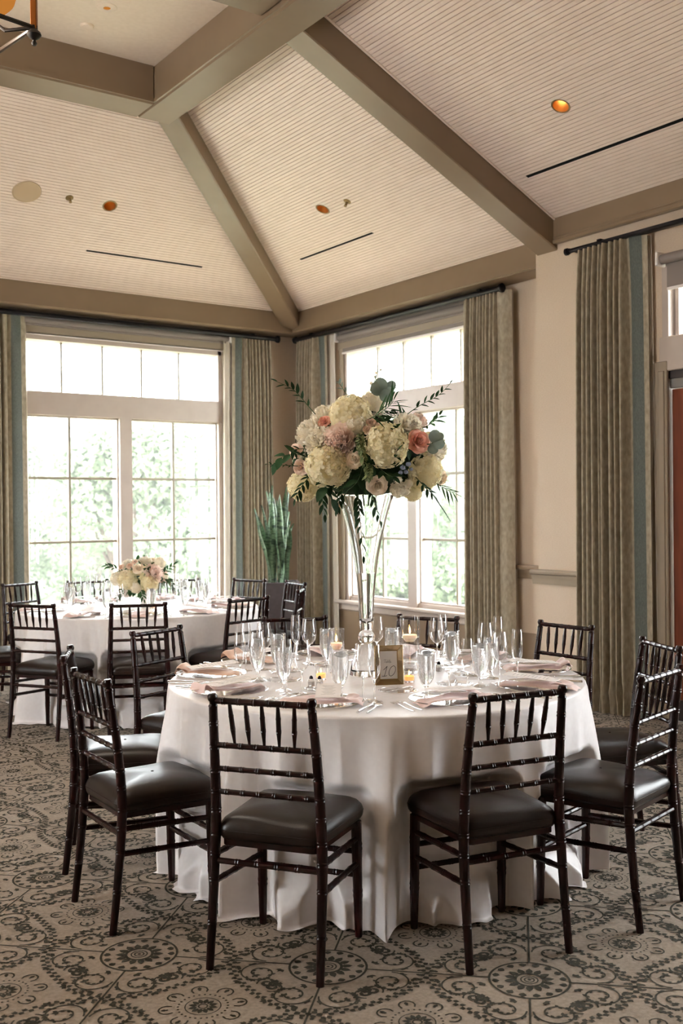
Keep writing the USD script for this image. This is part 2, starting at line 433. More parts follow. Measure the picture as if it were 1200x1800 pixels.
# --- walls with their openings
def wall_boxes(u0, u1, z0, z1, holes, put):
    """rectangles between the holes (a, b, c, d) = u from a to b, z from c to d; put(u0, u1, z0, z1) gives a mesh."""
    out, u = [], u0
    for a, b, c, d in sorted(holes):
        out.append(put(u, a, z0, z1))
        if c > z0: out.append(put(a, b, z0, c))
        out.append(put(a, b, d, z1)); u = b
    out.append(put(u, u1, z0, z1))
    return cat_(out)
W1, W2, W3, W4 = (3.319, 5.614), (7.003, 9.307), (2.96, 4.79), (0.35, 2.6)
ZB, ZT = 0.555, 3.325
solo('wall_left', wall_boxes(X0, 6.85, 0, 4.6, [(*W1, ZB, ZT)], lambda a, b, c, d: bx(a, b, YL, YL + .22, c, d)), 'wall_vinyl',
     'tan wall with the wide window behind the far table', 'wall', kind='structure', smooth=False)
solo('wall_right', cat_([wall_boxes(6.03, 10.19, 0, 4.3, [(*W2, ZB, ZT)], lambda a, b, c, d: bx(XR, XR + .22, a, b, c, d)),
                         wall_boxes(Y0, 6.03, 0, 4.3, [(*W4, ZB, ZT), (*W3, 0.0, 3.36)], lambda a, b, c, d: bx(XP, XP + .25, a, b, c, d)),
                         bx(XP + .01, XR, 5.9, 6.029, 0, 4.2)]), 'wall_vinyl',
     'tan wall on the right with window, proud pale pier and wood door', 'wall', kind='structure', smooth=False)
solo('wall_rear', bx(X0 - .2, 6.9, Y0 - .2, Y0, 0, 5.2), 'wall_vinyl', 'plain tan wall behind the photographer', 'wall', kind='structure', smooth=False)
solo('wall_side', wall_boxes(Y0, 10.4, 0, 5.2, [(4.4, 6.7, ZB, ZT)], lambda a, b, c, d: bx(X0 - .2, X0, a, b, c, d)), 'wall_vinyl', 'plain tan wall on the far left beyond the picture', 'wall', kind='structure', smooth=False)
solo('baseboard_left', bx(X0, XR, YL - .02, YL, 0, .45, .004), 'olive_paint', 'tall olive painted base along the left wall', 'baseboard', kind='structure')
solo('baseboard_right', cat_([bx(XR - .02, XR, 6.03, YL, 0, .45, .004), bx(XP - .018, XP, 4.83, 6.03, 0, .16, .004), bx(XP - .018, XP, Y0, 2.9, 0, .16, .004)]), 'olive_paint', 'olive painted base along the right wall', 'baseboard', kind='structure')
def rail_profile(x, y0, y1, z):
    """chair rail along y on a wall plane x (room on the lesser side)."""
    p = Polygon([(0, 0), (-.022, 0), (-.026, .02), (-.03, .045), (-.036, .052), (-.04, .075), (-.058, .088), (-.062, .104), (-.056, .116), (-.04, .121), (0, .121)])
    return place(prism(p, 0, y1 - y0), (x, y0, z), (1, 0, 0), (0, 0, 1), (0, 1, 0))
def flip(m): return m[0], m[1][:, ::-1]
solo('trim_1', cat_([flip(rail_profile(XP, 5.1, 6.075, .929)), flip(rail_profile(XP, Y0, 0.2, .929))]), 'taupe_trim', 'taupe moulded chair rail on the pale pier', 'chair rail', kind='structure')
solo('trim_2', flip(rail_profile(XR, 6.03, 6.9, .929)), 'olive_paint', 'olive chair rail on the recessed wall beside the pier', 'chair rail', kind='structure')

# --- crown beams
solo('trim_3', cat_([bx(X0, XC, YC, YL + .05, 3.545, 3.93, .012), bx(X0, XC, YC - .012, YC, 3.555, 3.575)]), 'olive_paint', 'olive painted crown beam above the left window', 'beam', kind='structure')
solo('trim_4', cat_([bx(XC, XR + .05, 6.03, YL, 3.555, 3.93, .012), bx(XC - .012, XC, 6.03, YC, 3.562, 3.582)]), 'olive_paint', 'olive painted crown beam above the right window', 'beam', kind='structure')
solo('trim_5', cat_([bx(XP - .045, XP + .1, Y0, 5.80, 3.665, 3.99), bx(XP - .055, XP, Y0, 5.80, 3.66, 3.69, .006), bx(XP - .05, XP, Y0, 5.80, 3.70, 3.715, .004)]), 'olive_paint', 'olive crown moulding above the curtain by the door', 'beam', kind='structure')
# --- rafter and hip beams
def slanted(p0, p1, w, drop, top):
    """a beam whose upper line runs from p0 to p1; w wide, hanging drop below it, rising top above it."""
    p0, p1 = np.array(p0, float), np.array(p1, float)
    h = (p1 - p0)[:2]; h /= np.linalg.norm(h); q = np.array([-h[1], h[0], 0]) * w / 2
    e = 0.008
    P = []
    for p in (p0, p1):
        for s in (-1, 1):
            P += [p + s * q + (0, 0, top), p + s * q + (0, 0, -drop + e), p + s * q * (1 - 2 * e / w) + (0, 0, -drop)]
    return hull(P)
solo('trim_6', slanted((6.42, 5.905, zr(6.42)), (3.70, 5.905, zr(3.70)), .225, .225, .1), 'olive_paint', 'olive rafter beam falling to the pale pier', 'beam', kind='structure')
solo('trim_7', slanted((6.44, 9.97, zr(6.44)), (3.70, 7.703, zr(3.70)), .20, .20, .1), 'olive_paint', 'olive hip beam falling into the room corner', 'beam', kind='structure')
# --- tray frame
solo('trim_8', cat_([bx(TX0, TX1, Y0, TY1, TZ, FZ + .3, .012), bx(TX0 - .015, TX0, Y0, TY0, TZ + .012, TZ + .04)]), 'olive_paint', 'olive beam on the right of the raised flat ceiling', 'beam', kind='structure')
solo('trim_9', cat_([bx(X0, TX0, TY0, TY1, TZ, FZ + .3, .012), bx(X0, TX0, TY0 - .015, TY0, TZ + .012, TZ + .04)]), 'olive_paint', 'olive beam across the far side of the raised flat ceiling', 'beam', kind='structure')
solo('trim_10', bx(X0, TX0, 5.35, 5.86, 4.79, FZ + .2, .012), 'olive_paint', 'olive cross beam at the top edge of the picture', 'beam', kind='structure')

# --- ceiling: a backing over which the beaded boards are laid, holes cut for the fittings
NR = np.array([SR, 0, 1]) / math.hypot(SR, 1); NL = np.array([0, SLF, 1]) / math.hypot(SLF, 1)
VR = np.array([-1, 0, SR]) / math.hypot(SR, 1); VL = np.array([0, -1, SLF]) / math.hypot(SLF, 1)
def on_r(y, x): return (y, (XC - x) * math.hypot(SR, 1))           # plane coordinates (along the boards, up the slope)
def on_l(x, y): return (x, (YC - y) * math.hypot(SLF, 1))
def r_mesh(poly, h0, h1): return place(prism(poly, h0, h1), (XC, 0, CZ), (0, 1, 0), VR, NR)
def l_mesh(poly, h0, h1): return place(prism(poly, h0, h1), (0, YC, CZ), (1, 0, 0), VL, NL)
DOWN_R = [on_r(7.767, 5.327), on_r(4.888, 5.317)]; DOWN_L = [on_l(3.779, 8.934)]
def slot(a, b, w=.011): return LineString([a, b]).buffer(w, cap_style=2)
SLOT_R = [slot(on_r(8.782, 5.745), on_r(7.572, 5.745)), slot(on_r(5.636, 5.752), on_r(2.9, 5.752), .014)]; SLOT_L = [slot(on_l(3.762, 9.463), on_l(4.995, 9.463))]
HR = unary_union([Point(p).buffer(.058, 10) for p in DOWN_R] + SLOT_R); HL = unary_union([Point(p).buffer(.058, 10) for p in DOWN_L] + SLOT_L)
LR, LL = (XC - TX1 + .12) * math.hypot(SR, 1), (YC - TY1 + .12) * math.hypot(SLF, 1)
ceiling = thing('ceiling', 'cream beadboard ceiling sloping up to the raised flat centre', 'ceiling', kind='structure')
hip_r = Polygon([(Y0, -.3), (YC + .3 * .83, -.3), on_r(TY1 - .1, TX1 - .12), (Y0, LR)])
hip_l = Polygon([(X0, -.3), (XC + .3 * 1.2, -.3), on_l(TX1 - .12, TY1 - .1), (X0, LL)])
BT = 0.008
part(ceiling, 'backing', cat_([r_mesh(hip_r.difference(HR), BT, .06), l_mesh(hip_l.difference(HL), BT, .06)]), 'cream_board', smooth=False)
part(ceiling, 'flat_panel', bx(X0, TX0 + .1, Y0, TY0 + .1, FZ, FZ + .1), 'ceiling_plaster', 'flat stippled plaster panel inside the beams', smooth=False)
PITCH_B, GAP = 0.0336, 0.0052
for side, mk, length, H in (('r', r_mesh, LR, HR), ('l', l_mesh, LL, HL)):
    k, v = 0, -0.02
    while v < length:
        v1 = v + PITCH_B - GAP
        vm = (v + v1) / 2
        if side == 'r':
            x = XC - vm / math.hypot(SR, 1); e = YC - (XC - x) * (YC - TY1) / (XC - TX1); b = sbox(Y0, v, e, v1)
        else:
            y = YC - vm / math.hypot(SLF, 1); e = XC - (YC - y) * (XC - TX1) / (YC - TY1); b = sbox(X0, v, e, v1)
        m = mk(b.difference(H) if b.intersects(H) else b, 0, BT)
        part(ceiling, 'board', m, 'cream_board', smooth=False)
        v += PITCH_B
# quarter-round cream bead where the boards meet the beams
part(ceiling, 'bead', cat_([tube([(6.30, 5.782, zr(6.30) - .006), (TX1, 5.782, zr(TX1) - .006)], .009, 6), tube([(XC - .008, 6.0, zr(XC) - .004), (XC - .008, YC, zr(XC) - .004)], .007, 6),
                            tube([(X0, YC - .008, CZ - .004), (XC, YC - .008, CZ - .004)], .007, 6)]), 'cream_board')

def fitting(name, label, cat, pos, normal, parts, group=None):
    """a small ceiling fitting: parts built with +z up into the ceiling, turned to the normal."""
    n = np.array(normal, float); a = np.cross([0, 1.0, 0.2], n); a /= np.linalg.norm(a); b = np.cross(n, a)
    t = thing(name, label, cat, pos, group=group)
    for nm, m, mt, lab in parts:
        part(t, nm, (m[0] @ np.array([a, b, n]), m[1]), mt, lab)
    return t
def p3_r(y, x): return (x, y, zr(x))
def p3_l(x, y): return (x, y, zl(y))
def downlight(label, pos, n, lit):
    cone = lathe([(.0585, -.002), (.056, .01), (.05, .05), (.036, .085), (.03, .09)], 24)
    fitting('recessed_downlight', label, 'light', pos, n, [
        ('trim_ring', lathe([(.0555, -.001), (.0655, -.003), (.068, -.001), (.066, .002), (.0555, .002)], 28, True), 'brass_dark', None),
        ('reflector', flip(cone), 'amber_metal', None),
        ('lamp', lathe([(0, .062), (.016, .064), (.027, .074), (.03, .089), (.029, .092), (0, .092)], 16), 'amber_lamp' if lit else 'amber_dim', None)], 'recessed ceiling downlights')
downlight('amber recessed downlight in the left slope beside the speaker', p3_l(3.779, 8.934), NL, False)
downlight('amber recessed downlight in the middle slope beside a sprinkler', p3_r(7.767, 5.327), NR, False)
downlight('lit amber recessed downlight in the right-hand slope', p3_r(4.888, 5.317), NR, True)
tl = thing('recessed_downlight', 'white rimmed downlight in the raised flat ceiling', 'light', (2.867, 6.795, FZ), group='recessed ceiling downlights')
part(tl, 'trim_ring', lathe([(.026, -.008), (.06, -.007), (.07, -.002), (.07, 0), (.026, 0)], 28, True), 'ceiling_plaster')
part(tl, 'reflector', lathe([(.026, -.004), (.0, -.002)], 20), 'amber_dim')
sd = thing('smoke_detector', 'small cream disc on the raised flat ceiling', 'detector', (2.856, 7.129, FZ))
part(sd, 'cover', lathe([(0, -.022), (.03, -.022), (.045, -.016), (.05, 0)], 24), 'ceiling_plaster')
fitting('ceiling_speaker', 'round beige speaker grille in the left slope', 'speaker', p3_l(3.016, 8.934), NL, [
    ('rim', lathe([(.112, -.003), (.122, -.006), (.126, -.001), (.126, .001), (.112, .001)], 36, True), 'speaker_beige', None),
    ('grille', lathe([(0, -.005), (.06, -.0048), (.112, -.003)], 36), 'speaker_beige', None)])
def sprinkler(label, pos, n):
    fitting('sprinkler', label, 'sprinkler', pos, n, [
        ('escutcheon', lathe([(0, -.012), (.022, -.010), (.034, -.003), (.036, .001)], 20), 'brass_dark', None),
        ('head', cat_([lathe([(0, -.045), (.011, -.045), (.011, -.012)], 10), xf(bx(-.002, .002, -.012, .012, -.05, -.03)), lathe([(0, -.053), (.014, -.052), (.014, -.050), (0, -.049)], 12)]), 'brass_dark', None)], 'fire sprinklers')
sprinkler('small brass sprinkler head in the left slope by the speaker', p3_l(3.395, 8.923), NL)
sprinkler('small brass sprinkler head in the middle slope', p3_r(7.419, 5.350), NR)
def slot_box(label, polys, mk):
    g = polys
    t = thing('slot_diffuser', label, 'vent', group='linear air slots')
    part(t, 'liner', cat_([mk(g.buffer(.004, join_style=2).difference(g.buffer(-.001, join_style=2)), .001, .055), mk(g.buffer(.004, join_style=2), .05, .07)]), 'black_void', smooth=False)
slot_box('black linear air slot in the left slope', SLOT_L[0], l_mesh)
slot_box('black linear air slot in the middle slope', SLOT_R[0], r_mesh)
slot_box('long black linear air slot in the right-hand slope', SLOT_R[1], r_mesh)

# --- windows
class Wall:
    """(u along the wall, w into the wall, z up) to the world."""
    def __init__(s, kind, plane): s.k, s.p = kind, plane
    def __call__(s, m):
        v, f = m
        if s.k == 'left': return np.column_stack([v[:, 0], s.p + v[:, 1], v[:, 2]]), f
        return np.column_stack([s.p + v[:, 1], v[:, 0], v[:, 2]]), f[:, ::-1]
    def pt(s, u, w, z): return (u, s.p + w, z) if s.k == 'left' else (s.p + w, u, z)
WL, WR, WP = Wall('left', YL), Wall('right', XR), Wall('right', XP)
def window(name, label, wall, u0, u1):
    """five transom lights over two casements of two by three lights."""
    a, b, c = u0 + .05, u1 - .05, (u0 + u1) / 2
    t = thing(name, label, 'window', kind='structure')
    g = .1
    fr = [bx(u0, a, -.0, .2, ZB, ZT), bx(b, u1, 0, .2, ZB, ZT), bx(u0, u1, 0, .2, ZT - .05, ZT), bx(u0, u1, .02, .2, ZB, ZB + .045),
          bx(c - .068, c + .068, -.003, .2, ZB, 2.529, .003), bx(u0, u1, -.004, .2, 2.527, 2.762, .004)]
    part(t, 'frame', cat_([wall(m) for m in fr]), 'window_paint', smooth=False)
    cas = [bx(u0 - .075, u0 + .008, -.022, .012, ZB - .0, ZT + .02, .006), bx(u1 - .008, u1 + .075, -.022, .012, ZB, ZT + .02, .006), bx(u0 - .09, u1 + .09, -.026, .012, ZT - .005, ZT + .09, .006)]
    part(t, 'casing', cat_([wall(m) for m in cas]), 'taupe_trim')
    sill = [bx(u0 - .13, u1 + .13, -.075, .1, ZB - .03, ZB + .005, .008), bx(u0 - .1, u1 + .1, -.035, .0, ZB - .10, ZB - .03, .008), bx(u0 - .1, u1 + .1, -.015, .0, ZB - .13, ZB - .10, .004)]
    part(t, 'sill', cat_([wall(m) for m in sill]), 'window_paint')
    S = .045
    for s0, s1 in ((a, c - .068), (c + .068, b)):
        sa = [bx(s0, s0 + .012, .05, g + .03, ZB + .045, 2.527), bx(s1 - .012, s1, .05, g + .03, ZB + .045, 2.527), bx(s0, s1, .05, g + .03, ZB + .045, ZB + .065), bx(s0, s1, .05, g + .03, 2.512, 2.527)]
        part(t, 'sash', cat_([wall(m) for m in sa]), 'window_paint', smooth=False)
        m_ = (s0 + s1) / 2
        part(t, 'muntin', wall(bx(m_ - .013, m_ + .013, g - .022, g + .02, ZB + .06, 2.52, .004)), 'muntin_bronze')
        for z in (1.245, 1.897):
            part(t, 'muntin', wall(bx(s0, s1, g - .02, g + .018, z - .013, z + .013, .004)), 'muntin_bronze')
        us, zs = (s0 + .012, m_, s1 - .012), (ZB + .06, 1.245, 1.897, 2.515)
        for i in range(2):
            for j in range(3):
                part(t, 'pane', wall(bx(us[i], us[i + 1], g, g + .004, zs[j], zs[j + 1])), 'pane_glass', smooth=False)
    w5 = (b - a) / 5
    for k in range(5):
        if k: part(t, 'muntin', wall(bx(a + k * w5 - .010, a + k * w5 + .010, g - .02, g + .02, 2.76, ZT - .045, .004)), 'muntin_bronze')
        part(t, 'pane', wall(bx(a + k * w5, a + (k + 1) * w5, g, g + .004, 2.76, ZT - .048)), 'pane_glass', smooth=False)
    return t
window('window_1', 'wide white framed window behind the far table', WL, *W1)
window('window_2', 'white framed window behind the tall flower vase', WR, *W2)
window('window_4', 'white framed window on the right wall beyond the picture', WP, *W4)
window('window_5', 'white framed window on the far side wall, towards the far table', Wall('right', X0 - .2), 4.4, 6.7)
# door with its transom light
t = thing('window_3', 'transom light above the wood door at the right edge', 'window', kind='structure')
u0, u1 = W3
part(t, 'frame', cat_([WP(m) for m in (bx(u0, u0 + .07, 0, .2, 2.77, 3.36), bx(u1 - .055, u1, 0, .2, 2.77, 3.36), bx(u1 - .1, u1 - .07, .06, .2, 2.77, 3.30), bx(u0, u1, 0, .2, 3.29, 3.36), bx(u0 - .02, u1 + .02, -.012, .2, 2.53, 2.775, .006))]), 'window_paint', smooth=False)
for k in range(4):
    w4 = (u1 - .1 - u0 - .07) / 4; ua = u0 + .07 + k * w4
    part(t, 'pane', WP(bx(ua, ua + w4, .1, .104, 2.775, 3.29)), 'pane_glass', smooth=False)
    if k: part(t, 'muntin', WP(bx(ua - .01, ua + .01, .08, .12, 2.775, 3.29)), 'muntin_bronze')
t = thing('door_1', 'reddish brown wood door at the right edge of the picture', 'door', kind='structure')
part(t, 'frame', cat_([WP(m) for m in (bx(u1 - .05, u1 + .09, -.02, .01, 0, 2.60, .006), bx(u1 - .03, u1 + .02, -.03, .2, 0, 2.53, .004), bx(u0 - .09, u0 + .05, -.02, .2, 0, 2.60, .006))]), 'taupe_trim')
part(t, 'head', WP(bx(u0, u1, .02, .2, 2.475, 2.53)), 'door_dark', smooth=False)
part(t, 'closer_rail', WP(bx(u0 + .07, u1 - .04, .03, .1, 2.405, 2.475, .004)), 'steel_grey', 'grey metal rail over the door leaf')
for k in range(2):
    half = (u1 - u0 - .08) / 2; ua = u0 + .04 + k * half
    part(t, 'leaf', WP(bx(ua + .002, ua + half - .002, .05, .1, .16, 2.40, .004)), 'door_wood')
    part(t, 'kick_plate', WP(bx(ua + .002, ua + half - .002, .046, .1, .01, .16, .003)), 'door_dark')

# --- roller shades
def shade(label, wall, u0, u1, z_roll, drop, end=None):
    t = thing('roller_shade', label, 'shade', group='roller shades')
    roll = tube([wall.pt(u0, -.046, z_roll), wall.pt(u1, -.046, z_roll)], .036, 14)
    part(t, 'roll', roll, 'shade_cloth')
    if z_roll > 3.4: part(t, 'housing', wall(bx(u0 - .02, u1 + .02, -.05, -.004, z_roll - .055, 3.548, .006)), 'shade_cloth')
    part(t, 'cloth', wall(bx(u0 + .02, u1 - .02, -.020, -.016, z_roll - drop, z_roll)), 'shade_cloth', smooth=False)
    part(t, 'hem_bar', wall(bx(u0 + .02, u1 - .02, -.026, -.010, z_roll - drop - .022, z_roll - drop, .004)), 'shade_white')
    for u in (u0 - .012, u1 + .012):
        part(t, 'end_bracket', wall(bx(u - .012, u + .012, -.10, 0, z_roll - .05, z_roll + .05, .006)), 'shade_white')
shade('grey roller shade rolled up above the far table window', WL, W1[0] - .05, W1[1] + .05, 3.46, .12)
shade('grey roller shade rolled up above the window behind the vase', WR, W2[0] - .05, W2[1] + .03, 3.44, .16)
shade('pale roller shade partly lowered over the door transom', WP, W3[0] + .02, W3[1] - .04, 3.325, .20)

# --- curtain rods and curtains
def rod(label, wall, u0, u1, w, z, r=.018):
    t = thing('curtain_rod', label, 'curtain rod', group='curtain rods')
    part(t, 'pole', tube([wall.pt(u0, w, z), wall.pt(u1, w, z)], r, 12), 'rod_bronze')
    for u, s in ((u0, -1), (u1, 1)):
        fin = turned(wall.pt(u, w, z), wall.pt(u + s * .05, w, z), [(0, r), (.1, r * 1.25), (.3, r * 1.0), (.45, r * 1.55), (.85, r * 1.6), (1, r * 1.2)], 12)
        part(t, 'finial', fin, 'rod_bronze')
    for u in (u0 + .25, u1 - .3):
        part(t, 'bracket', cat_([wall(bx(u - .012, u + .012, w, 0, z - .008, z + .008)), wall(bx(u - .02, u + .02, w - .022, w + .022, z + r * .7, z + r + .008, .003)), wall(bx(u - .02, u + .02, -.012, 0, z - .05, z + .05, .004))]), 'rod_bronze')
    part(t, 'track', wall(bx(u0 + .02, u1 - .02, w + .028, w + .058, z - .012, z + .012)), 'rod_bronze', smooth=False)
rod('dark curtain rod above the far table window', WL, 2.3, 6.22, -.15, 3.490, .026)
rod('dark curtain rod above the window behind the vase', WR, 6.72, 10.02, -.15, 3.503, .026)
rod('dark curtain rod with round end over the door curtain', WP, 1.9, 5.56, -.11, 3.545)

def curtain(label, wall, ua, ub, w, ztop, lead, folds, amp, seed, lining=.03, flat=0.0, b0=.77, b1=.93):
    """lead +1: the leading edge with its coloured band is at ub, -1: at ua. flat: plain return at the other edge."""
    rnd = random.Random(seed)
    t = thing('curtain', label, 'curtain', group='pleated drapes')
    width = ub - ua
    ph = np.cumsum([0.75 + .5 * rnd.random() for _ in range(folds)]); ph = np.concatenate([[0], ph / ph[-1]])
    ampk = [amp * (.65 + .6 * rnd.random()) for _ in range(folds)]
    drift = [rnd.uniform(-.012, .012) for _ in range(folds + 1)]
    def pleat(s, z01):
        """offset across the wall at fraction s (0 trailing edge, 1 where the band starts)."""
        k = min(int(np.searchsorted(ph, s, 'right')) - 1, folds - 1); x = (s - ph[k]) / (ph[k + 1] - ph[k])
        top = .55 + .45 * min(1, (1 - z01) / .12)
        return ampk[k] * top * (math.copysign(abs(math.cos(2 * PI * x)) ** .7, math.cos(2 * PI * x)) * .58 + .08 * math.cos(4 * PI * x)), (drift[k] * (1 - x) + drift[k + 1] * x) * (1 - z01)
    zs = [0, .005, .02, .045, .07, .09, .2, .4, .6, .8, .9, .95, .98, 1.0]
    body = b0 - .05; fl = flat
    def U(s): return ua + width * s if lead > 0 else ub - width * s
    def strip(s0, s1, n, fn, dw=0.0):
        S = np.linspace(s0, s1, n)
        V, F = [], []
        for zz in zs:
            fl_ = .93 + .07 * (1 - zz) ** .6; mid_ = (ua + ub) / 2
            z = .012 + (ztop - .012) * zz
            for s in S:
                u, o = fn(s, zz); V.append(wall.pt(mid_ + (u - mid_) * fl_, w + o + dw, z))
        for j in range(len(zs) - 1):
            for i in range(n - 1):
                a, b, c, d = j * n + i, j * n + i + 1, (j + 1) * n + i + 1, (j + 1) * n + i
                F += [(a, b, c), (a, c, d)]
        return np.array(V), np.array(F)
    def main(s, zz):
        if fl and s < fl:
            x = s / fl; return U(s) , .05 * (1 - x) - .02 * math.sin(PI * x)
        q = (s - fl) / (body - fl); o, du = pleat(min(max(q, 0), 1), zz)
        hemw = .010 * math.sin(q * 61 + 1) * (1 if zz < .05 else 0) + (.018 * math.sin(q * 43) * math.exp(-((zz - .045) / .02) ** 2))
        return U(s) + du, o + hemw
    e0 = main(body, .5)[1]
    def lead_fn(s, zz):
        x = (s - body) / (1 - body); o, du = pleat(1.0, zz)
        return U(s) + du * (1 - x), o * (1 - x) - .014 * math.sin(x * 5.2) + (.03 * x * x)
    part(t, 'panel', strip(0, body, 18 * folds, main), 'curtain_cloth', smooth=True)
    part(t, 'border', strip(body, b0, 4, lead_fn), 'curtain_cloth', smooth=True)
    part(t, 'band', strip(b0, b1, 8, lead_fn), 'curtain_band', 'blue grey woven band down the leading edge', smooth=True)
    part(t, 'border', strip(b1, 1.0, 5, lead_fn), 'curtain_cloth', smooth=True)
    part(t, 'lining', strip(.03, 1.0 + lining / width, 40, lambda s, zz: (U(s), .02 + .012 * math.sin(s * 40) + .01 * (1 - zz)), .055), 'curtain_lining', 'cream lining behind the cloth', smooth=True)
    return t
curtain('left-edge pleated drape with blue grey band beside the far table window', WL, 2.72, 3.40, -.13, 3.475, 1, 8, .085, 3, .02)
curtain('pleated drape with blue grey band right of the far table window', WL, 5.68, 6.19, -.13, 3.475, -1, 8, .075, 5, .10)
curtain('pleated drape in the corner left of the vase window', WR, 9.48, 10.06, -.14, 3.488, -1, 7, .08, 8, .13)
curtain('pleated drape right of the window behind the vase', WR, 6.60, 7.27, -.14, 3.488, 1, 9, .075, 12, .015, .22, .93, .975)
curtain('olive beige pleated drape with blue grey band beside the wood door', WP, 4.84, 5.50, -.11, 3.53, -1, 9, .118, 21, .012)

# --- outside: lawn and trees
solo('lawn', grid(lambda a, b: (-40 + 130 * a, 10.6 + 90 * b, -3.6 + 1.2 * meshkit.fbm(np.array([a * 9, b * 7, 1.0]), 3, 4)), 40, 30), 'grass', 'pale lawn beyond the windows', 'lawn', kind='structure')
solo('lawn', grid(lambda a, b: (6.95 + 80 * a, -40 + 50.5 * b, -3.6 + 1.2 * meshkit.fbm(np.array([a * 7, b * 9, 8.0]), 3, 4)), 30, 30), 'grass', 'pale lawn beyond the right wall', 'lawn', kind='structure')
def tree_meshes(seed, h, spread, n_leaf, lw):
    rng = np.random.default_rng(seed)
    blobs = []
    for k in range(18):
        a, r = rng.uniform(0, 2 * PI), spread * rng.uniform(.1, .75) ** .6
        z = h * rng.uniform(.10, .9)
        blobs.append((r * math.cos(a) * (1.15 - z / h * .6), r * math.sin(a) * (1.15 - z / h * .6), z, spread * rng.uniform(.32, .5)))
    blobs.append((0, 0, h * .88, spread * .4))
    V, F = [], []
    for i in range(n_leaf):
        bxx, byy, bz, br = blobs[i % len(blobs)]
        d = rng.normal(size=3); d /= np.linalg.norm(d); p = np.array([bxx, byy, bz]) + d * br * rng.uniform(.55, 1.05) * [1, 1, .8]
        a = rng.normal(size=3); a /= np.linalg.norm(a); b = np.cross(a, d + .3 * rng.normal(size=3)); b /= max(np.linalg.norm(b), 1e-6)
        s = lw * rng.uniform(.6, 1.3); n = len(V)
        V += [p - a * s, p + b * s * .5, p + a * s, p - b * s * .5]; F += [(n, n + 1, n + 2), (n, n + 2, n + 3)]
    trunk = [tube([(0, 0, -.3), (.1, .05, h * .3), (-.05, .1, h * .85)], [.28, .2, .06], 8)]
    for x, y, z, r in blobs[:8]:
        trunk.append(tube([(0, 0, h * .28), (x * .5, y * .5, (z + h * .28) / 2 - .1), (x, y, z)], [.13, .08, .03], 5))
    return (np.array(V), np.array(F)), cat_(trunk)
protos = []
TREES = []
for row, dist, yaws in ((0, 33, (11, 24, 37, 50)), (1, 43, (17, 28.5, 40, 52)), (2, 54, (12.5, 22, 31.5, 41, 63))):
    for j, ya in enumerate(yaws):
        TREES.append((dist * math.sin(math.radians(ya)), dist * math.cos(math.radians(ya)), -4.4 + .35 * row + .3 * math.sin(j * 2.3 + row), (j + row) % 3))
TL = ['broad pale green tree', 'tall soft green tree', 'rounded green tree']
ROWS = ['front', 'middle', 'rear']
WHERE = [f'in the {ROWS[r]} row outside, {n}' for r, ns in ((0, ('behind the left drape', 'behind the far table window', 'outside the vase window', 'beyond the wood door')), (1, ('at the left of the far window', 'at the right of the far window', 'at the right of the vase window', 'past the wood door')),
                                                      (2, ('at the left of the far window', 'in the middle of the far window', 'behind the room corner', 'at the vase window', 'far to the right'))) for n in ns]
for i, (x, y, z, k) in enumerate(TREES):
    lab = f'{TL[k]} {WHERE[i]}'
    if len(protos) < 3:
        fo, tr = tree_meshes(40 + k, 8.6 + .7 * k, 3.5 + .3 * (k == 0), 27000, .125)
        p = thing('tree', lab, 'tree', (x, y, z), group='trees outside the windows')
        part(p, 'foliage', fo, 'tree_leaf' if k != 1 else 'tree_leaf_pale', kind='stuff', smooth=False); part(p, 'trunk', tr, 'bark')
        protos.append(p)
    else:
        dup(protos[k], (x, y, z), i * 1.3, lab)

mat('outdoor_haze', {'v': ('principled_volume', {'color': (0.97, 0.98, 1.0), 'density': 0.0022, 'anisotropy': 0.2})}, surface=None, volume='v.volume')
solo('haze', bx(-25, 75, 11.5, 70, -5, 22), 'outdoor_haze', 'bright damp haze between the windows and the trees', 'haze', kind='stuff', smooth=False)

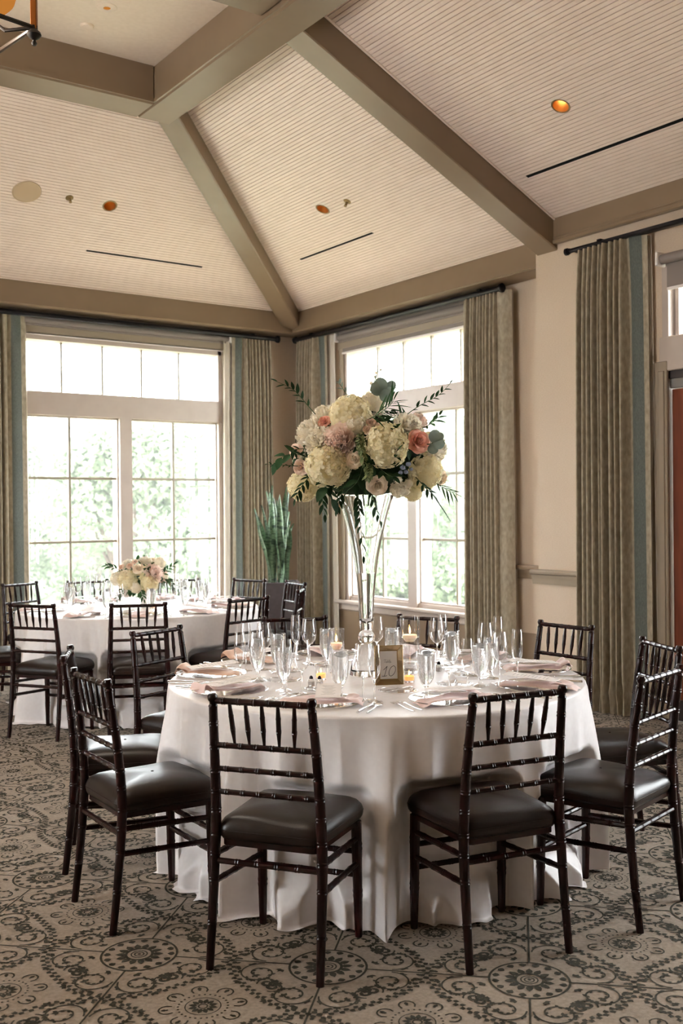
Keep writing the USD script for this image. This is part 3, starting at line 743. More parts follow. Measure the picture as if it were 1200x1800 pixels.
# ================================================================== chairs
def make_chair(label, group, loc, rz):
    t = thing('ballroom_chair', label, 'chair', loc, rz, group)
    add = globals()['part']
    def part(p, n, m, *a, **k): return add(p, n, (np.asarray(m[0]) * 1.02, m[1]), *a, **k)
    def post(sx):
        path = np.array([(sx * .196, -.240, 0), (sx * .195, -.228, .10), (sx * .194, -.214, .22), (sx * .193, -.203, .35), (sx * .190, -.197, .45), (sx * .187, -.201, .56), (sx * .183, -.214, .70), (sx * .178, -.232, .83), (sx * .176, -.238, .872)])
        zs, rs = [], []
        rings = [.15, .29, .375, .44, .52, .585, .655, .735, .815]
        for z in sorted([0.0, .02, .36, .5, .872] + [q + d for q in rings for d in (-.0095, -.0055, -.002, .002, .0055, .0095)]):
            base = .0135 + .0045 * min(z / .40, 1) - .0035 * max(0, (z - .5) / .37)
            on = any(abs(z - q) in (0.0055,) or abs(abs(z - q) - .0055) < 1e-6 for q in rings)
            zs.append(z); rs.append(base + (.0017 if on else 0))
        P = np.column_stack([np.interp(zs, path[:, 2], path[:, 0]), np.interp(zs, path[:, 2], path[:, 1]), zs])
        leg = tube(P, rs, 10)
        tip = np.array([sx * .176, -.238, .872])
        fin = xf(lathe([(.0140, -.002), (.0158, .003), (.0140, .007), (.0112, .010), (.0112, .018), (.0145, .022), (.0168, .029), (.0162, .038), (.0125, .044), (0, .0455)], 12), tip, rx=.12)
        return leg, fin
    for sx in (-1, 1):
        l, f = post(sx)
        lg = part(t, 'rear_leg', l, 'mahogany'); part(lg, 'finial', f, 'mahogany')
    for sx in (-1, 1):
        part(t, 'front_leg', turned((sx * .186, .168, 0), (sx * .183, .160, .415), [(0, .0125), (.02, .0135), (.33, .0165), (.355, .0182), (.375, .0168), (.395, .0184), (.42, .017), (.74, .0185), (.76, .0200), (.78, .0185), (.80, .0200), (.82, .0185), (1, .0185)], 10), 'mahogany')
    def prail(z, r, name, n_rings):
        y = float(np.interp(z, [.45, .56, .70, .83, .9], [-.197, -.201, -.214, -.232, -.242])); w = float(np.interp(z, [.45, .87], [.188, .176])) - .012
        part(t, name, turned((-w, y, z), (w, y, z), ringed(r, [(i + .5) / n_rings for i in range(n_rings)], 2 * w, w=.006, bump=.0016), 8), 'mahogany')
        return y, w
    prail(.893, .0108, 'top_rail', 6)
    prail(.742, .0098, 'back_rail', 6); prail(.662, .0092, 'back_rail', 6); prail(.583, .0092, 'back_rail', 6)
    for k in range(5):
        x = (k - 2) * .056
        part(t, 'spindle', turned((x * .95, -.219, .748), (x * 1.03, -.240, .888), [(0, .0048), (.15, .0060), (.33, .0084), (.355, .0096), (.375, .0086), (.395, .0097), (.42, .0088), (.66, .0086), (.685, .0096), (.71, .0084), (1, .0058)], 8), 'mahogany')
    for sx in (-1, 1):
        for zr_, zf in ((.372, .352), (.282, .262)):
            yr = float(np.interp(zr_, [.22, .35, .45], [-.218, -.203, -.197]))
            part(t, 'side_stretcher', turned((sx * .192, yr, zr_), (sx * .183, .162, zf), ringed(.0105, [.2, .4, .6, .8], .36, w=.007, bump=.0014), 8), 'mahogany')
    for z in (.305, .222):
        part(t, 'front_stretcher', turned((-.172, .163, z), (.172, .163, z), ringed(.0105, [.2, .4, .6, .8], .35, w=.007, bump=.0014), 8), 'mahogany')
    part(t, 'rear_stretcher', turned((-.178, -.204, .352), (.178, -.204, .352), ringed(.0105, [.2, .4, .6, .8], .36, w=.007, bump=.0014), 8), 'mahogany')
    def outline(d=0.0):
        p = Polygon([(-.182, -.205), (.182, -.205), (.206, .196), (.0, .214), (-.206, .196)]).buffer(-.035).buffer(.035 + d, 6)
        return p
    part(t, 'seat_frame', prism(outline(-.012), .402, .428), 'mahogany')
    o = outline(0.0); ring = np.array(o.exterior.coords)[:-1]
    ring = np.array([o.exterior.interpolate(q, normalized=True).coords[0] for q in np.linspace(0, 1, 72, endpoint=False)])
    c = ring.mean(0); V, F = [], []
    prof = [(.975, .424), (1.0, .433), (1.012, .446), (1.008, .460), (.985, .474), (.935, .487), (.84, .498), (.68, .507), (.45, .513), (.2, .5155)]
    for s, z in prof:
        for q in ring: V.append((*(c + (q - c) * s), z + (.004 * math.sin(q[0] * 14) * math.sin(q[1] * 11 + 1) if .2 < s < .95 else 0)))
    V.append((*c, .5125)); n = len(ring)
    for j in range(len(prof) - 1):
        for i in range(n):
            a, b, e, d = j * n + i, j * n + (i + 1) % n, (j + 1) * n + (i + 1) % n, (j + 1) * n + i
            F += [(a, b, e), (a, e, d)]
    for i in range(n): F.append(((len(prof) - 1) * n + i, (len(prof) - 1) * n + (i + 1) % n, len(V) - 1))
    V.append((*c, .43))
    for i in range(n): F.append((i, len(V) - 1, (i + 1) % n))
    cu = part(t, 'cushion', (np.array(V), np.array(F)), 'leather', 'dark brown leather seat cushion', smooth=60)
    pip = np.column_stack([ring * .0 + c + (ring - c) * 1.010, np.full(n, .4535)])
    part(cu, 'piping', tube(np.vstack([pip, pip[:1]]), .0020, 5, caps=False), 'leather')
    part(cu, 'button', xf(lathe([(.0065, -.004), (.006, .0012), (.003, .003), (0, .0034)], 10), (c[0], c[1], .5130)), 'leather')
    return t

CX, CY = 2.878, 3.80
CHAIRS = {  # seat: chair angle about the table, place angle, short name, chair label
    'F1': (218.2, (215.3, 0.7), 'left front chair', 'dark mahogany bamboo-turned chair, left of the two front ones seen from behind'),
    'F2': (255.6, (257.9, 0.69), 'right front chair', 'dark mahogany bamboo-turned chair, right of the two front ones seen from behind'),
    'R1': (287.3, (297.3, 0.745), 'nearest right-hand chair', 'dark mahogany bamboo-turned chair nearest the camera at the right edge'),
    'R2': (325.6, (333.8, 0.765), 'second right-hand chair', 'dark mahogany bamboo-turned chair standing behind the nearest right-hand one'),
    'R3': (2.3, (8.0, 0.75), 'chair by the pale pier', 'dark mahogany bamboo-turned chair with its back to the pale pier'),
    'B1': (38.5, (41.0, 0.75), 'back chair under the vase window', 'dark mahogany bamboo-turned chair at the back of the near table, under the window'),
    'B2': (71.8, (73.0, 0.75), 'back chair before the planter', 'dark mahogany bamboo-turned chair at the back of the near table, before the planter'),
    'L3': (110.8, (105.5, 0.775), 'back left chair', 'dark mahogany bamboo-turned chair at the back left, between the two tables'),
    'L2': (149.8, (140.0, 0.765), 'second left-hand chair', 'dark mahogany bamboo-turned chair partly hidden behind the nearest left-hand one'),
    'L1': (181.0, (175.8, 0.735), 'nearest left-hand chair', 'dark mahogany bamboo-turned chair on the left with shining seat, nearest the camera'),
}
MEAS = {'F1': (1.772, 2.969), 'F2': (2.534, 2.543), 'R1': (3.258, 2.516), 'R2': (3.959, 3.060), 'R3': (4.214, 3.872), 'B1': (3.904, 4.650), 'B2': (3.284, 5.112), 'L3': (2.385, 5.064), 'L2': (1.683, 4.502), 'L1': (1.511, 3.798)}
FACE = {'F1': (.82, .57), 'F2': (.20, .98), 'R1': (-.25, .97), 'R2': (-.9, .43), 'R3': (-1, -.02), 'B1': (-.89, -.46), 'B2': (-.40, -.92), 'L3': (.36, -.93), 'L2': (.90, -.43), 'L1': (1.0, -.02)}
chair0 = None
LEGS, SEATS = [], []
def chair_at(back, face, label, group):
    """back: where the top of the chair's back stands."""
    global chair0
    d = np.array(face, float) / np.hypot(*face); rz = math.atan2(d[1], d[0]) - PI / 2
    o = np.array(back) + d * .245
    for sx in (-1, 1): LEGS.append(o + d * .171 + np.array([-d[1], d[0]]) * sx * .190)
    SEATS.append(o + d * .218)
    if chair0 is None: chair0 = make_chair(label, group, (*o, 0), rz)
    else: dup(chair0, (*o, 0), rz, label, group)
for k in CHAIRS:
    chair_at(MEAS[k], FACE[k], CHAIRS[k][3], 'chairs round the near table')
FX, FY = 3.496, 7.756
FCH = [(213.5, 1.345, 'front left chair', 'dark wood chair at the far table, at its front left'), (245.6, 1.31, 'front middle chair', 'dark wood chair at the far table, in the middle of its front side'),
       (281.2, 1.33, 'front right chair', 'dark wood chair at the far table, at its front right'), (319.5, 1.31, 'right-hand chair', 'dark wood chair seen edge-on beside the planter, nearer of the two'),
       (353.4, 1.40, 'right-hand chair by the planter', 'dark wood chair seen edge-on beside the planter, farther of the two'), (20, 1.38, 'back right chair', 'dark wood chair at the back right of the far table, left of the planter'),
       (49.2, 1.30, 'back chair right of the flowers', 'dark wood chair at the back of the far table, right of its flowers'), (86, 1.31, 'back chair left of the flowers', 'dark wood chair at the back of the far table, left of its flowers'),
       (109.5, 1.49, 'back left chair', 'dark wood chair at the back left of the far table, before the drape'), (168, 1.36, 'left-hand chair', 'dark wood chair at the far table, cut by the left edge of the picture')]
for a, r, n, lab in FCH:
    b = math.radians(a)
    chair_at((FX + r * math.cos(b), FY + r * math.sin(b)), (-math.cos(b), -math.sin(b)), lab, 'chairs round the far table')

# ================================================================== table linen
def table_cloth(R, ztop, seats, seed, centre, gather=1.0):
    rnd = random.Random(seed)
    NA, NZ = 720, 46
    A = np.arange(NA) / NA * 2 * PI
    folds = []
    seats = sorted(seats)
    for i, s in enumerate(seats):
        e = seats[(i + 1) % len(seats)]; e = e if e > s else e + 360
        m = math.radians((s + e) / 2) + rnd.uniform(-.05, .05)
        folds.append((m, rnd.uniform(.07, .10), rnd.uniform(.10, .15) * gather, .7))
        for q in (-1, 1):
            folds.append((m + q * rnd.uniform(.15, .22), rnd.uniform(.035, .055), rnd.uniform(.04, .075) * gather, rnd.uniform(.5, 1.0)))
        folds.append((math.radians(s) + rnd.uniform(-.08, .08), rnd.uniform(.03, .06), rnd.uniform(.02, .045) * gather, 1.0))
    def bulge(a, s):
        o = np.zeros_like(a)
        for m, w, k, pw in folds:
            d = (a - m - .05 * math.sin(m * 7) * s + PI) % (2 * PI) - PI
            o += k * s ** pw * np.exp(-np.abs(d / (w * (1.25 - .35 * s))) ** 1.4) - k * .35 * s ** pw * np.exp(-((np.abs(d) - 2.1 * w) / w) ** 2)
        o += .006 * s * np.sin(a * 31 + 2 * np.sin(a * 3))
        return o
    ease = np.zeros(NA)
    for m, w, k, pw in folds[::4]:
        d = (A - m + PI) % (2 * PI) - PI
        ease += np.exp(-(d / .16) ** 2)
    extra = .015 + .05 * ease * (0.5 + .5 * np.sin(A * 5 + seed)) ** 2       # cloth that lies on the floor
    V = []
    V.append(np.array([[0, 0, ztop]]))
    for r in (.25, .5, .75, .9, .97): V.append(np.column_stack([R * r * np.cos(A), R * r * np.sin(A), np.full(NA, ztop)]))
    nrow = 5
    for t in (.25, .5, .75, 1.0):
        q = t * PI / 2; rr = R - .012 + .012 * math.sin(q); V.append(np.column_stack([rr * np.cos(A), rr * np.sin(A), np.full(NA, ztop - .012 + .012 * math.cos(q))])); nrow += 1
    drop = ztop - .012
    for j in range(1, NZ):
        s = j / (NZ - 1)
        l = s * (drop + extra)
        z = np.maximum(drop - l, .004); over = np.maximum(l - drop + .004, 0)
        sv = np.minimum(l / drop, 1)
        rr = R + .022 * sv + bulge(A, sv) + over * 1.0
        for kk, pts in ((0, LEGS), (1, SEATS)):
            for q in pts:
                e = q - np.array(centre); pr = math.hypot(*e)
                if pr > 1.5: continue
                da = (A - math.atan2(e[1], e[0]) + PI) % (2 * PI) - PI
                if kk == 0: lim = pr - .034 + np.maximum(0, np.abs(da) - .025) ** 2 * 22 + np.maximum(0, z - .40) * 1.6
                else: lim = pr - .006 + np.maximum(0, np.abs(da) - .19) ** 2 * 22 + np.maximum(0, z - .515) * 3 + np.clip((.37 - z) * 1.0, 0, .016) + np.maximum(0, .15 - z) * .9
                k_ = .012; rr = np.minimum(rr, lim) - k_ * .25 * np.maximum(0, 1 - np.abs(rr - lim) / k_) ** 2
        z = z + .010 * np.exp(-((l - drop) / .03) ** 2) * (.5 + .5 * np.sin(A * 23)) + np.where(over > 0, .006 * np.sin(A * 37) ** 2, 0)
        V.append(np.column_stack([rr * np.cos(A), rr * np.sin(A), z])); nrow += 1
    F = [(0, 1 + i, 1 + (i + 1) % NA) for i in range(NA)]
    for j in range(nrow - 1):
        a = 1 + j * NA + np.arange(NA); b = 1 + j * NA + (np.arange(NA) + 1) % NA
        F += list(zip(a, a + NA, b + NA)) + list(zip(a, b + NA, b))
    return np.vstack(V), np.array(F)
TOP = .785
m = table_cloth(.940, TOP, [c[0] for c in CHAIRS.values()], 4, (CX, CY))
solo('tablecloth', xf(m, (CX, CY, 0)), 'table_linen', 'white floor-length cloth over the round near table', 'tablecloth', smooth=True)
m = table_cloth(.95, TOP, [c[0] for c in FCH], 9, (FX, FY), .8)
solo('tablecloth', xf(m, (FX, FY, 0)), 'table_linen', 'white floor-length cloth over the round far table', 'tablecloth', smooth=True)

# ================================================================== tableware
T1 = TOP + .0012
protos_ = {}
def set_thing(kind, build, label, loc, rz, group, cat=None):
    if kind not in protos_:
        t = thing(kind, label, cat or kind.replace('_', ' '), loc, rz, group)
        build(t); protos_[kind] = t
        return t
    return dup(protos_[kind], loc, rz, label, group)

def wine_glass(t):
    part(t, 'foot', lathe([(0, .0), (.036, .0), (.0365, .0015), (.02, .0035), (.006, .008), (.0042, .012)], 28), 'thin_glass')
    part(t, 'stem', lathe([(.0042, .012), (.0036, .04), (.0036, .075), (.0050, .092), (.009, .098)], 14), 'solid_glass')
    part(t, 'bowl', lathe([(.0, .0965), (.009, .098), (.020, .106), (.031, .120), (.0368, .140), (.0375, .155), (.0355, .180), (.0320, .205), (.0295, .225), (.0290, .2255), (.0284, .225)], 32), 'thin_glass')
def flute(t):
    part(t, 'foot', lathe([(0, .0), (.031, .0), (.0315, .0015), (.016, .0035), (.006, .008), (.004, .012)], 28), 'thin_glass')
    part(t, 'stem', lathe([(.004, .012), (.0034, .04), (.0034, .070), (.005, .084), (.008, .088)], 14), 'solid_glass')
    part(t, 'bowl', lathe([(0, .087), (.008, .088), (.0165, .098), (.0225, .115), (.0255, .140), (.0255, .165), (.0235, .200), (.0210, .228), (.0206, .2285), (.0200, .228)], 28), 'thin_glass')
def goblet(t):
    part(t, 'foot', lathe([(0, .0), (.036, .0), (.0362, .003), (.022, .006), (.011, .012), (.009, .020)], 28), 'thin_glass')
    part(t, 'stem', lathe([(.009, .020), (.008, .028), (.0095, .036), (.014, .042)], 16), 'solid_glass')
    part(t, 'bowl', lathe([(0, .040), (.014, .042), (.024, .054), (.031, .072), (.0355, .095), (.037, .12), (.0362, .150), (.0345, .186), (.0340, .187), (.0333, .186)], 32), 'thin_glass')
    rng = np.random.default_rng(11)
    part(t, 'ice_water', lathe([(0, .045), (.013, .0455), (.0225, .056), (.0295, .073), (.0340, .096), (.0355, .12), (.0350, .150), (.0338, .172), (.0, .173)], 28), 'ice_water', 'water full of ice')
    cubes = []
    for k in range(7):
        cubes.append(xf(bx(-.009, .009, -.008, .008, -.008, .008, .003), (*(rng.uniform(-.014, .014, 2)), .172 + rng.uniform(-.003, .006)), rz=rng.uniform(0, 3), rx=rng.uniform(0, 3)))
    part(t, 'ice', cat_(cubes), 'ice_water')
def charger(t):
    part(t, 'dish', lathe([(0, .0025), (.10, .0025), (.118, .006), (.152, .010), (.160, .0125)], 56), 'thin_glass', 'clear glass dish')
    part(t, 'underside', lathe([(0, 0), (.098, 0), (.112, .002), (.150, .007), (.160, .0115)], 56), 'thin_glass')
    part(t, 'rim', lathe([(.1575, .0112), (.1625, .0108), (.1645, .0128), (.162, .0142), (.1580, .0135)], 64, True), 'silver', 'silver rim')
def bread_plate(t):
    part(t, 'dish', lathe([(0, .002), (.052, .002), (.064, .006), (.080, .0105)], 40), 'thin_glass')
    part(t, 'rim', lathe([(.0790, .0098), (.0815, .0095), (.0822, .0112), (.080, .0118)], 44, True), 'thin_glass')
def fork(t):
    V = []
    pth = [(0, -.095, .004), (0, -.06, .003), (0, -.02, .004), (0, .02, .007), (0, .045, .008)]
    part(t, 'handle', tube(pth, [.0062, .0052, .0036, .0032, .005], 8, flat=.45), 'silver')
    tines = [bx(-.011, .011, .044, .058, .0065, .009, .001)]
    for k in range(4):
        x = -.0095 + k * .00633
        tines.append(tube([(x, .056, .008), (x, .075, .0055), (x, .098, .008)], [.0016, .0016, .0008], 5))
    part(t, 'tines', cat_(tines), 'silver')
def knife(t):
    part(t, 'handle', tube([(0, -.115, .005), (0, -.10, .006), (0, -.04, .0055), (0, .0, .0045)], [.006, .0078, .0062, .0045], 8, flat=.7), 'silver')
    part(t, 'blade', prism(Polygon([(-.004, 0), (.005, 0), (.008, .05), (.007, .085), (-.002, .108), (-.004, .10)]), .0035, .0052), 'silver')
def spoon(t):
    part(t, 'handle', tube([(0, -.095, .004), (0, -.06, .003), (0, -.01, .004), (0, .03, .007)], [.0062, .005, .0032, .003], 8, flat=.45), 'silver')
    part(t, 'bowl', grid(lambda a, b: (.019 * (2 * b - 1) ** 0 * b * math.cos(2 * PI * a), .055 + .030 * b * math.sin(2 * PI * a), .0035 + .004 * b * b), 20, 5, True), 'silver')
def butter_knife(t):
    part(t, 'handle', tube([(0, -.085, .004), (0, -.07, .005), (0, -.02, .004), (0, .0, .003)], [.004, .0062, .0048, .0034], 8, flat=.6), 'silver')
    part(t, 'blade', prism(Polygon([(-.003, 0), (.004, 0), (.0085, .03), (.008, .06), (0, .078), (-.003, .07)]), .0025, .004), 'silver')
def napkin_mesh(seed, roll):
    rnd = random.Random(seed)
    L_, W_ = .34, .118
    def f(u, v, up):
        y = (u - .5) * L_; x = (v - .5) * W_ * (1 + .10 * math.sin(u * 5 + seed) - .16 * (u > .8) * (u - .8) * 5)
        r = abs(y) / (L_ / 2)
        z = .0155 + .004 * math.sin(u * 9 + v * 3 + seed) + .003 * math.sin(v * 8 + seed * 2)
        if r > .86: z -= .010 * (r - .86) / .14
        if roll and u < .26:
            q = (.26 - u) / .26; z += .030 * math.sin(q * PI * .85); y += .035 * q * q
        e = min(v, 1 - v, u * 2, (1 - u) * 2)
        return (x + .004 * math.sin(u * 14 + seed), y, z + (up * .0085 * min(1, e * 9)) + (0 if up else .0))
    top = grid(lambda a, b: f(b, a, 1), 13, 33); bot = grid(lambda a, b: f(b, a, 0), 13, 33)
    mid = xf(top, (.006, -.004, -.0035)); 
    return cat_([top, flip(bot)])
def napkin(t, i, roll, mt): 
    part(t, 'cloth', napkin_mesh(i, roll), mt, smooth=50)
    fold = grid(lambda a, b: (-.058 + .116 * a, -.13 + .02 * math.sin(a * 5 + i) + .05 * b, .026 + .004 * math.sin(a * 7 + i) + .006 * math.sin(b * PI)), 12, 6)
    part(t, 'fold', fold, mt, smooth=True)
def menu(t):
    tip = lambda m: xf(m, (0, 0, .014), rx=.07)
    part(t, 'card', tip(bx(-.05, .05, -.115, .115, 0, .0012)), 'card_paper', smooth=False)
    lines = [bx(-.028 + .006 * (k % 3), .028 - .006 * ((k + 1) % 3), .075 - k * .016, .0765 - k * .016, .0012, .0014) for k in range(10)]
    part(t, 'print', tip(cat_(lines)), 'ink_pale', smooth=False)

def polar(cx, cy, a, r): b = math.radians(a); return np.array([cx + r * math.cos(b), cy + r * math.sin(b)])
NK = {}
def place_setting(cx, cy, ang, seat, tbl, idx, near, r0=.735):
    """ang: where the place is; things lie facing the middle."""
    b = math.radians(ang); inw = np.array([-math.cos(b), -math.sin(b)]); right = np.array([-math.sin(b), math.cos(b)])
    rz = math.atan2(inw[1], inw[0]) - PI / 2
    def at(side, out, z=T1): p = np.array([cx, cy]) - inw * out + right * side; return (*p, z)
    nm = 'table 10' if near else 'the far table'
    who = f'the {seat}' if near else f"the far table's {seat}"
    g = ' on the near table' if near else ' on the far table'
    set_thing('charger_plate', charger, f'glass charger plate with silver rim before {who}', at(0, r0), rz, 'charger plates' + g, 'plate')
    roll = seat in ('nearest left-hand chair', 'second left-hand chair', 'back left chair', 'second right-hand chair')
    key = 'peach' if seat in ('second left-hand chair', 'back left chair') and near else 'blush'
    k2 = (key, roll, idx % 3)
    lab = f'{"peach" if key == "peach" else "blush pink"} napkin on the charger before {who}'
    lo, rr = at(.01 * math.sin(idx * 2.1), r0 + .02, T1), rz + .12 * math.sin(idx * 3.7) + (PI / 2 + .25 if near and seat in ('left front chair', 'right front chair') else 0)
    if k2 not in NK:
        t = thing('napkin', lab, 'napkin', lo, rr, 'napkins' + g); napkin(t, idx, roll, 'napkin_' + key); NK[k2] = t
    else: dup(NK[k2], lo, rr, lab, 'napkins' + g)
    set_thing('menu_card', menu, f'white menu card on the napkin before {who}', at(.02 * math.sin(idx * 1.3 + 1), r0 - .025 + .02 * math.sin(idx), T1 + .034), rz + (PI / 2 if idx % 3 == 1 else .2) + .3 * math.sin(idx * 1.7 + .4), 'menu cards' + g, 'card')
    set_thing('fork', fork, f'inner one of two forks before {who}', at(-.196, r0 + .04), rz + .03, 'inner forks' + g)
    set_thing('fork', fork, f'outer one of two forks before {who}', at(-.232, r0 + .05), rz - .02, 'outer forks' + g)
    set_thing('knife', knife, f'silver table knife before {who}', at(.197, r0 + .04), rz, 'knives' + g)
    set_thing('spoon', spoon, f'silver spoon before {who}', at(.230, r0 + .05), rz + .03, 'spoons' + g)
    if near or idx in (0, 1, 2, 3, 9):
        bp = polar(cx, cy, ang - 13.0, .435 if near else .48)
        set_thing('bread_plate', bread_plate, f'small glass bread plate before {who}', (*bp, T1), 0, 'bread plates' + g, 'plate')
        set_thing('butter_knife', butter_knife, f'butter knife on the bread plate before {who}', (bp[0], bp[1], T1 + .0095), rz + PI / 2 + .3, 'butter knives' + g, 'knife')

GL = {  # measured places of the glasses about the near table: kind, angle, radius
    'F1': [('W', 227.9, 0.596), ('F', 232.3, 0.632), ('G', 216.8, 0.531)], 'F2': [('W', 265.4, 0.560), ('F', 272.1, 0.595), ('G', 255.4, 0.538)],
    'R1': [('G', 291.8, 0.526), ('W', 301.4, 0.578), ('F', 309.2, 0.643)], 'R2': [('G', 314.1, 0.524), ('W', 340.1, 0.542), ('F', 356.0, 0.722)],
    'R3': [('G', 347.3, 0.398), ('W', 15.8, 0.505), ('F', 20.6, 0.639)], 'B1': [('W', 52.2, 0.471), ('G', 38.2, 0.326)],
    'B2': [('F', 90.7, 0.662), ('W', 93.5, 0.506), ('G', 92.2, 0.371)], 'L3': [('F', 127.3, 0.642), ('W', 121.8, 0.574), ('G', 130.6, 0.467)],
    'L2': [('F', 162.7, 0.633), ('G', 149.5, 0.539), ('W', 157.0, 0.547)], 'L1': [('G', 187.0, 0.541), ('F', 194.3, 0.594), ('W', 198.7, 0.547)]}
GK = {'W': ('wine_glass', wine_glass, 'empty wine glass', 'wine glasses'), 'F': ('champagne_flute', flute, 'empty champagne flute', 'champagne flutes'), 'G': ('water_goblet', goblet, 'glass of iced water', 'water goblets')}
for i, (k, (ca, pa, seat, _)) in enumerate(CHAIRS.items()):
    place_setting(CX, CY, pa[0], seat, 'near', i, True, pa[1])
    for kind, a, r in GL[k]:
        nm, fn, lb, gr = GK[kind]
        p = polar(CX, CY, a, r)
        set_thing(nm, fn, f'{lb} at the place of the {seat}', (*p, T1), i * .7, gr + ' on the near table', 'glass')
for i, (a, r, seat, _) in enumerate(FCH):
    place_setting(FX, FY, a, seat, 'far', i, False)
    for kind, da, rr in (('G', 7, .55), ('W', 14, .59), ('F', 20, .645)):
        nm, fn, lb, gr = GK[kind]
        p = polar(FX, FY, a + da + 3 * math.sin(i * 2.2), rr + .02 * math.sin(i * 1.7))
        set_thing(nm, fn, f'{lb} at the far table before its {seat}', (*p, T1), i, gr + ' on the far table', 'glass')

# --- candles
def flame(t, z, s=1.0):
    part(t, 'flame', xf(lathe([(0, 0), (.0035, .003), (.0052, .009), (.0040, .018), (.0018, .026), (0, .032)], 12), (0, 0, z), s=1.0) if s == 1 else xf(lathe([(0, 0), (.0035 * s, .003 * s), (.0052 * s, .009 * s), (.004 * s, .018 * s), (0, .030 * s)], 12), (0, 0, z)), 'flame')
def tall_candle(label, p, h, r, lvl):
    t = thing('floating_candle_cylinder', label, 'candle', (*p, T1), 0, 'floating candles on the near table')
    part(t, 'cylinder', lathe([(0, 0), (r, 0), (r, .004), (r, h), (r - .002, h + .001), (r - .004, h)], 36), 'thin_glass')
    part(t, 'cylinder_base', lathe([(0, .001), (r - .003, .001), (r - .003, .012), (0, .012)], 30), 'solid_glass')
    part(t, 'water', lathe([(0, .013), (r - .004, .013), (r - .004, lvl), (0, lvl)], 32), 'thin_glass')
    c = part(t, 'floating_candle', lathe([(0, lvl - .022), (r * .45, lvl - .02), (r * .74, lvl - .004), (r * .76, lvl + .008), (r * .70, lvl + .012), (0, lvl + .011)], 26), 'wax')
    part(c, 'wick', tube([(0, 0, lvl + .010), (.001, 0, lvl + .020)], .0009, 5), 'ink')
    flame(t, lvl + .017)
tall_candle('shorter glass cylinder with floating candle left of the vase', (2.800, 4.001), .205, .037, .128)
tall_candle('taller glass cylinder with floating candle right of the table sign', (3.072, 3.790), .262, .046, .165)
def votive(label, p, grp):
    t = thing('votive_candle', label, 'candle', (*p, T1), 0, grp)
    part(t, 'cup', lathe([(0, 0), (.024, 0), (.026, .004), (.029, .066), (.0282, .067), (.027, .066)], 28), 'thin_glass')
    part(t, 'cup_base', lathe([(0, .0005), (.0235, .0005), (.0235, .009), (0, .009)], 24), 'solid_glass')
    c = part(t, 'tea_light', lathe([(0, .010), (.0215, .010), (.0225, .026), (.020, .028), (0, .0265)], 24), 'wax_glow')
    part(c, 'wick', tube([(0, 0, .026), (.0008, 0, .033)], .0008, 5), 'ink')
    flame(t, .031, .62)
votive('lit votive in a glass cup behind the salt and pepper', (2.629, 3.880), 'votives on the near table')
votive('lit votive in a glass cup beside the table sign', (2.896, 3.580), 'votives on the near table')
votive('lit votive glowing at the right of the far table flowers', (FX + .02, FY - .22), 'votives on the far table')
votive('lit votive glowing at the left of the far table flowers', (FX - .42, FY - .05), 'votives on the far table')
def shaker(label, p, grp):
    t = thing('shaker', label, 'shaker', (*p, T1), .4, grp)
    part(t, 'jar', bx(-.012, .012, -.012, .012, 0, .034, .003), 'solid_glass')
    part(t, 'filling', bx(-.0095, .0095, -.0095, .0095, .003, .022), 'card_paper', smooth=False)
    part(t, 'cap', xf(lathe([(.0085, 0), (.0085, .005), (.006, .010), (.003, .013), (0, .014)], 16), (0, 0, .034)), 'rod_bronze', 'domed metal cap')
shaker('left of the paired salt and pepper shakers left of the vase', (2.490, 3.751), 'salt and pepper shakers')
shaker('right of the paired salt and pepper shakers left of the vase', (2.516, 3.725), 'salt and pepper shakers')
shaker('single small shaker right of the tall candle cylinder', (3.193, 3.726), 'salt and pepper shakers')

# --- the framed table number
fr = thing('table_sign', 'gold and mirror frame holding the Table 10 card', 'sign', (2.788, 3.585, T1), -math.radians(35.33) + .16)
FW, FH, FB = .124, .168, .022
TILT = -.10
def tl_(m): return xf(m, (0, 0, 0), rx=TILT)
part(fr, 'back_board', tl_(bx(-FW / 2 + .003, FW / 2 - .003, .006, .014, .002, FH - .002)), 'aged_gold', smooth=False)
def frame_side(a0, a1, b0, b1):
    """outer edge a0-a1, inner edge b0-b1 in (x, z)."""
    P = [(a0[0], -.006, a0[1]), (a1[0], -.006, a1[1]), (b0[0], .002, b0[1]), (b1[0], .002, b1[1]), (a0[0], .008, a0[1]), (a1[0], .008, a1[1]), (b0[0], .008, b0[1]), (b1[0], .008, b1[1])]
    return hull(P)
o = [(-FW / 2, 0), (FW / 2, 0), (FW / 2, FH), (-FW / 2, FH)]; q = [(-FW / 2 + FB, FB), (FW / 2 - FB, FB), (FW / 2 - FB, FH - FB), (-FW / 2 + FB, FH - FB)]
for k in range(4):
    part(fr, 'mirror_strip', tl_(frame_side(o[k], o[(k + 1) % 4], q[k], q[(k + 1) % 4])), 'mirror_strip', smooth=False)
def wire(pts, r): return tl_(tube(pts, r, 6))
for rect, y in ((o, -.006), (q, .0015)):
    pts = [(x, y, z) for x, z in rect]
    part(fr, 'gold_edge', cat_([wire([pts[k], pts[(k + 1) % 4]], .0018) for k in range(4)]), 'aged_gold')
part(fr, 'miter', cat_([wire([(o[k][0], -.0062, o[k][1]), (q[k][0], .0012, q[k][1])], .0012) for k in range(4)]), 'aged_gold')
part(fr, 'easel', xf(bx(-.018, .018, .0, .004, 0, .12), (0, .075, .002), rx=.42), 'aged_gold', smooth=False)
cd = part(fr, 'card', tl_(bx(-FW / 2 + FB, FW / 2 - FB, .004, .0055, FB, FH - FB)), 'card_grey', smooth=False)
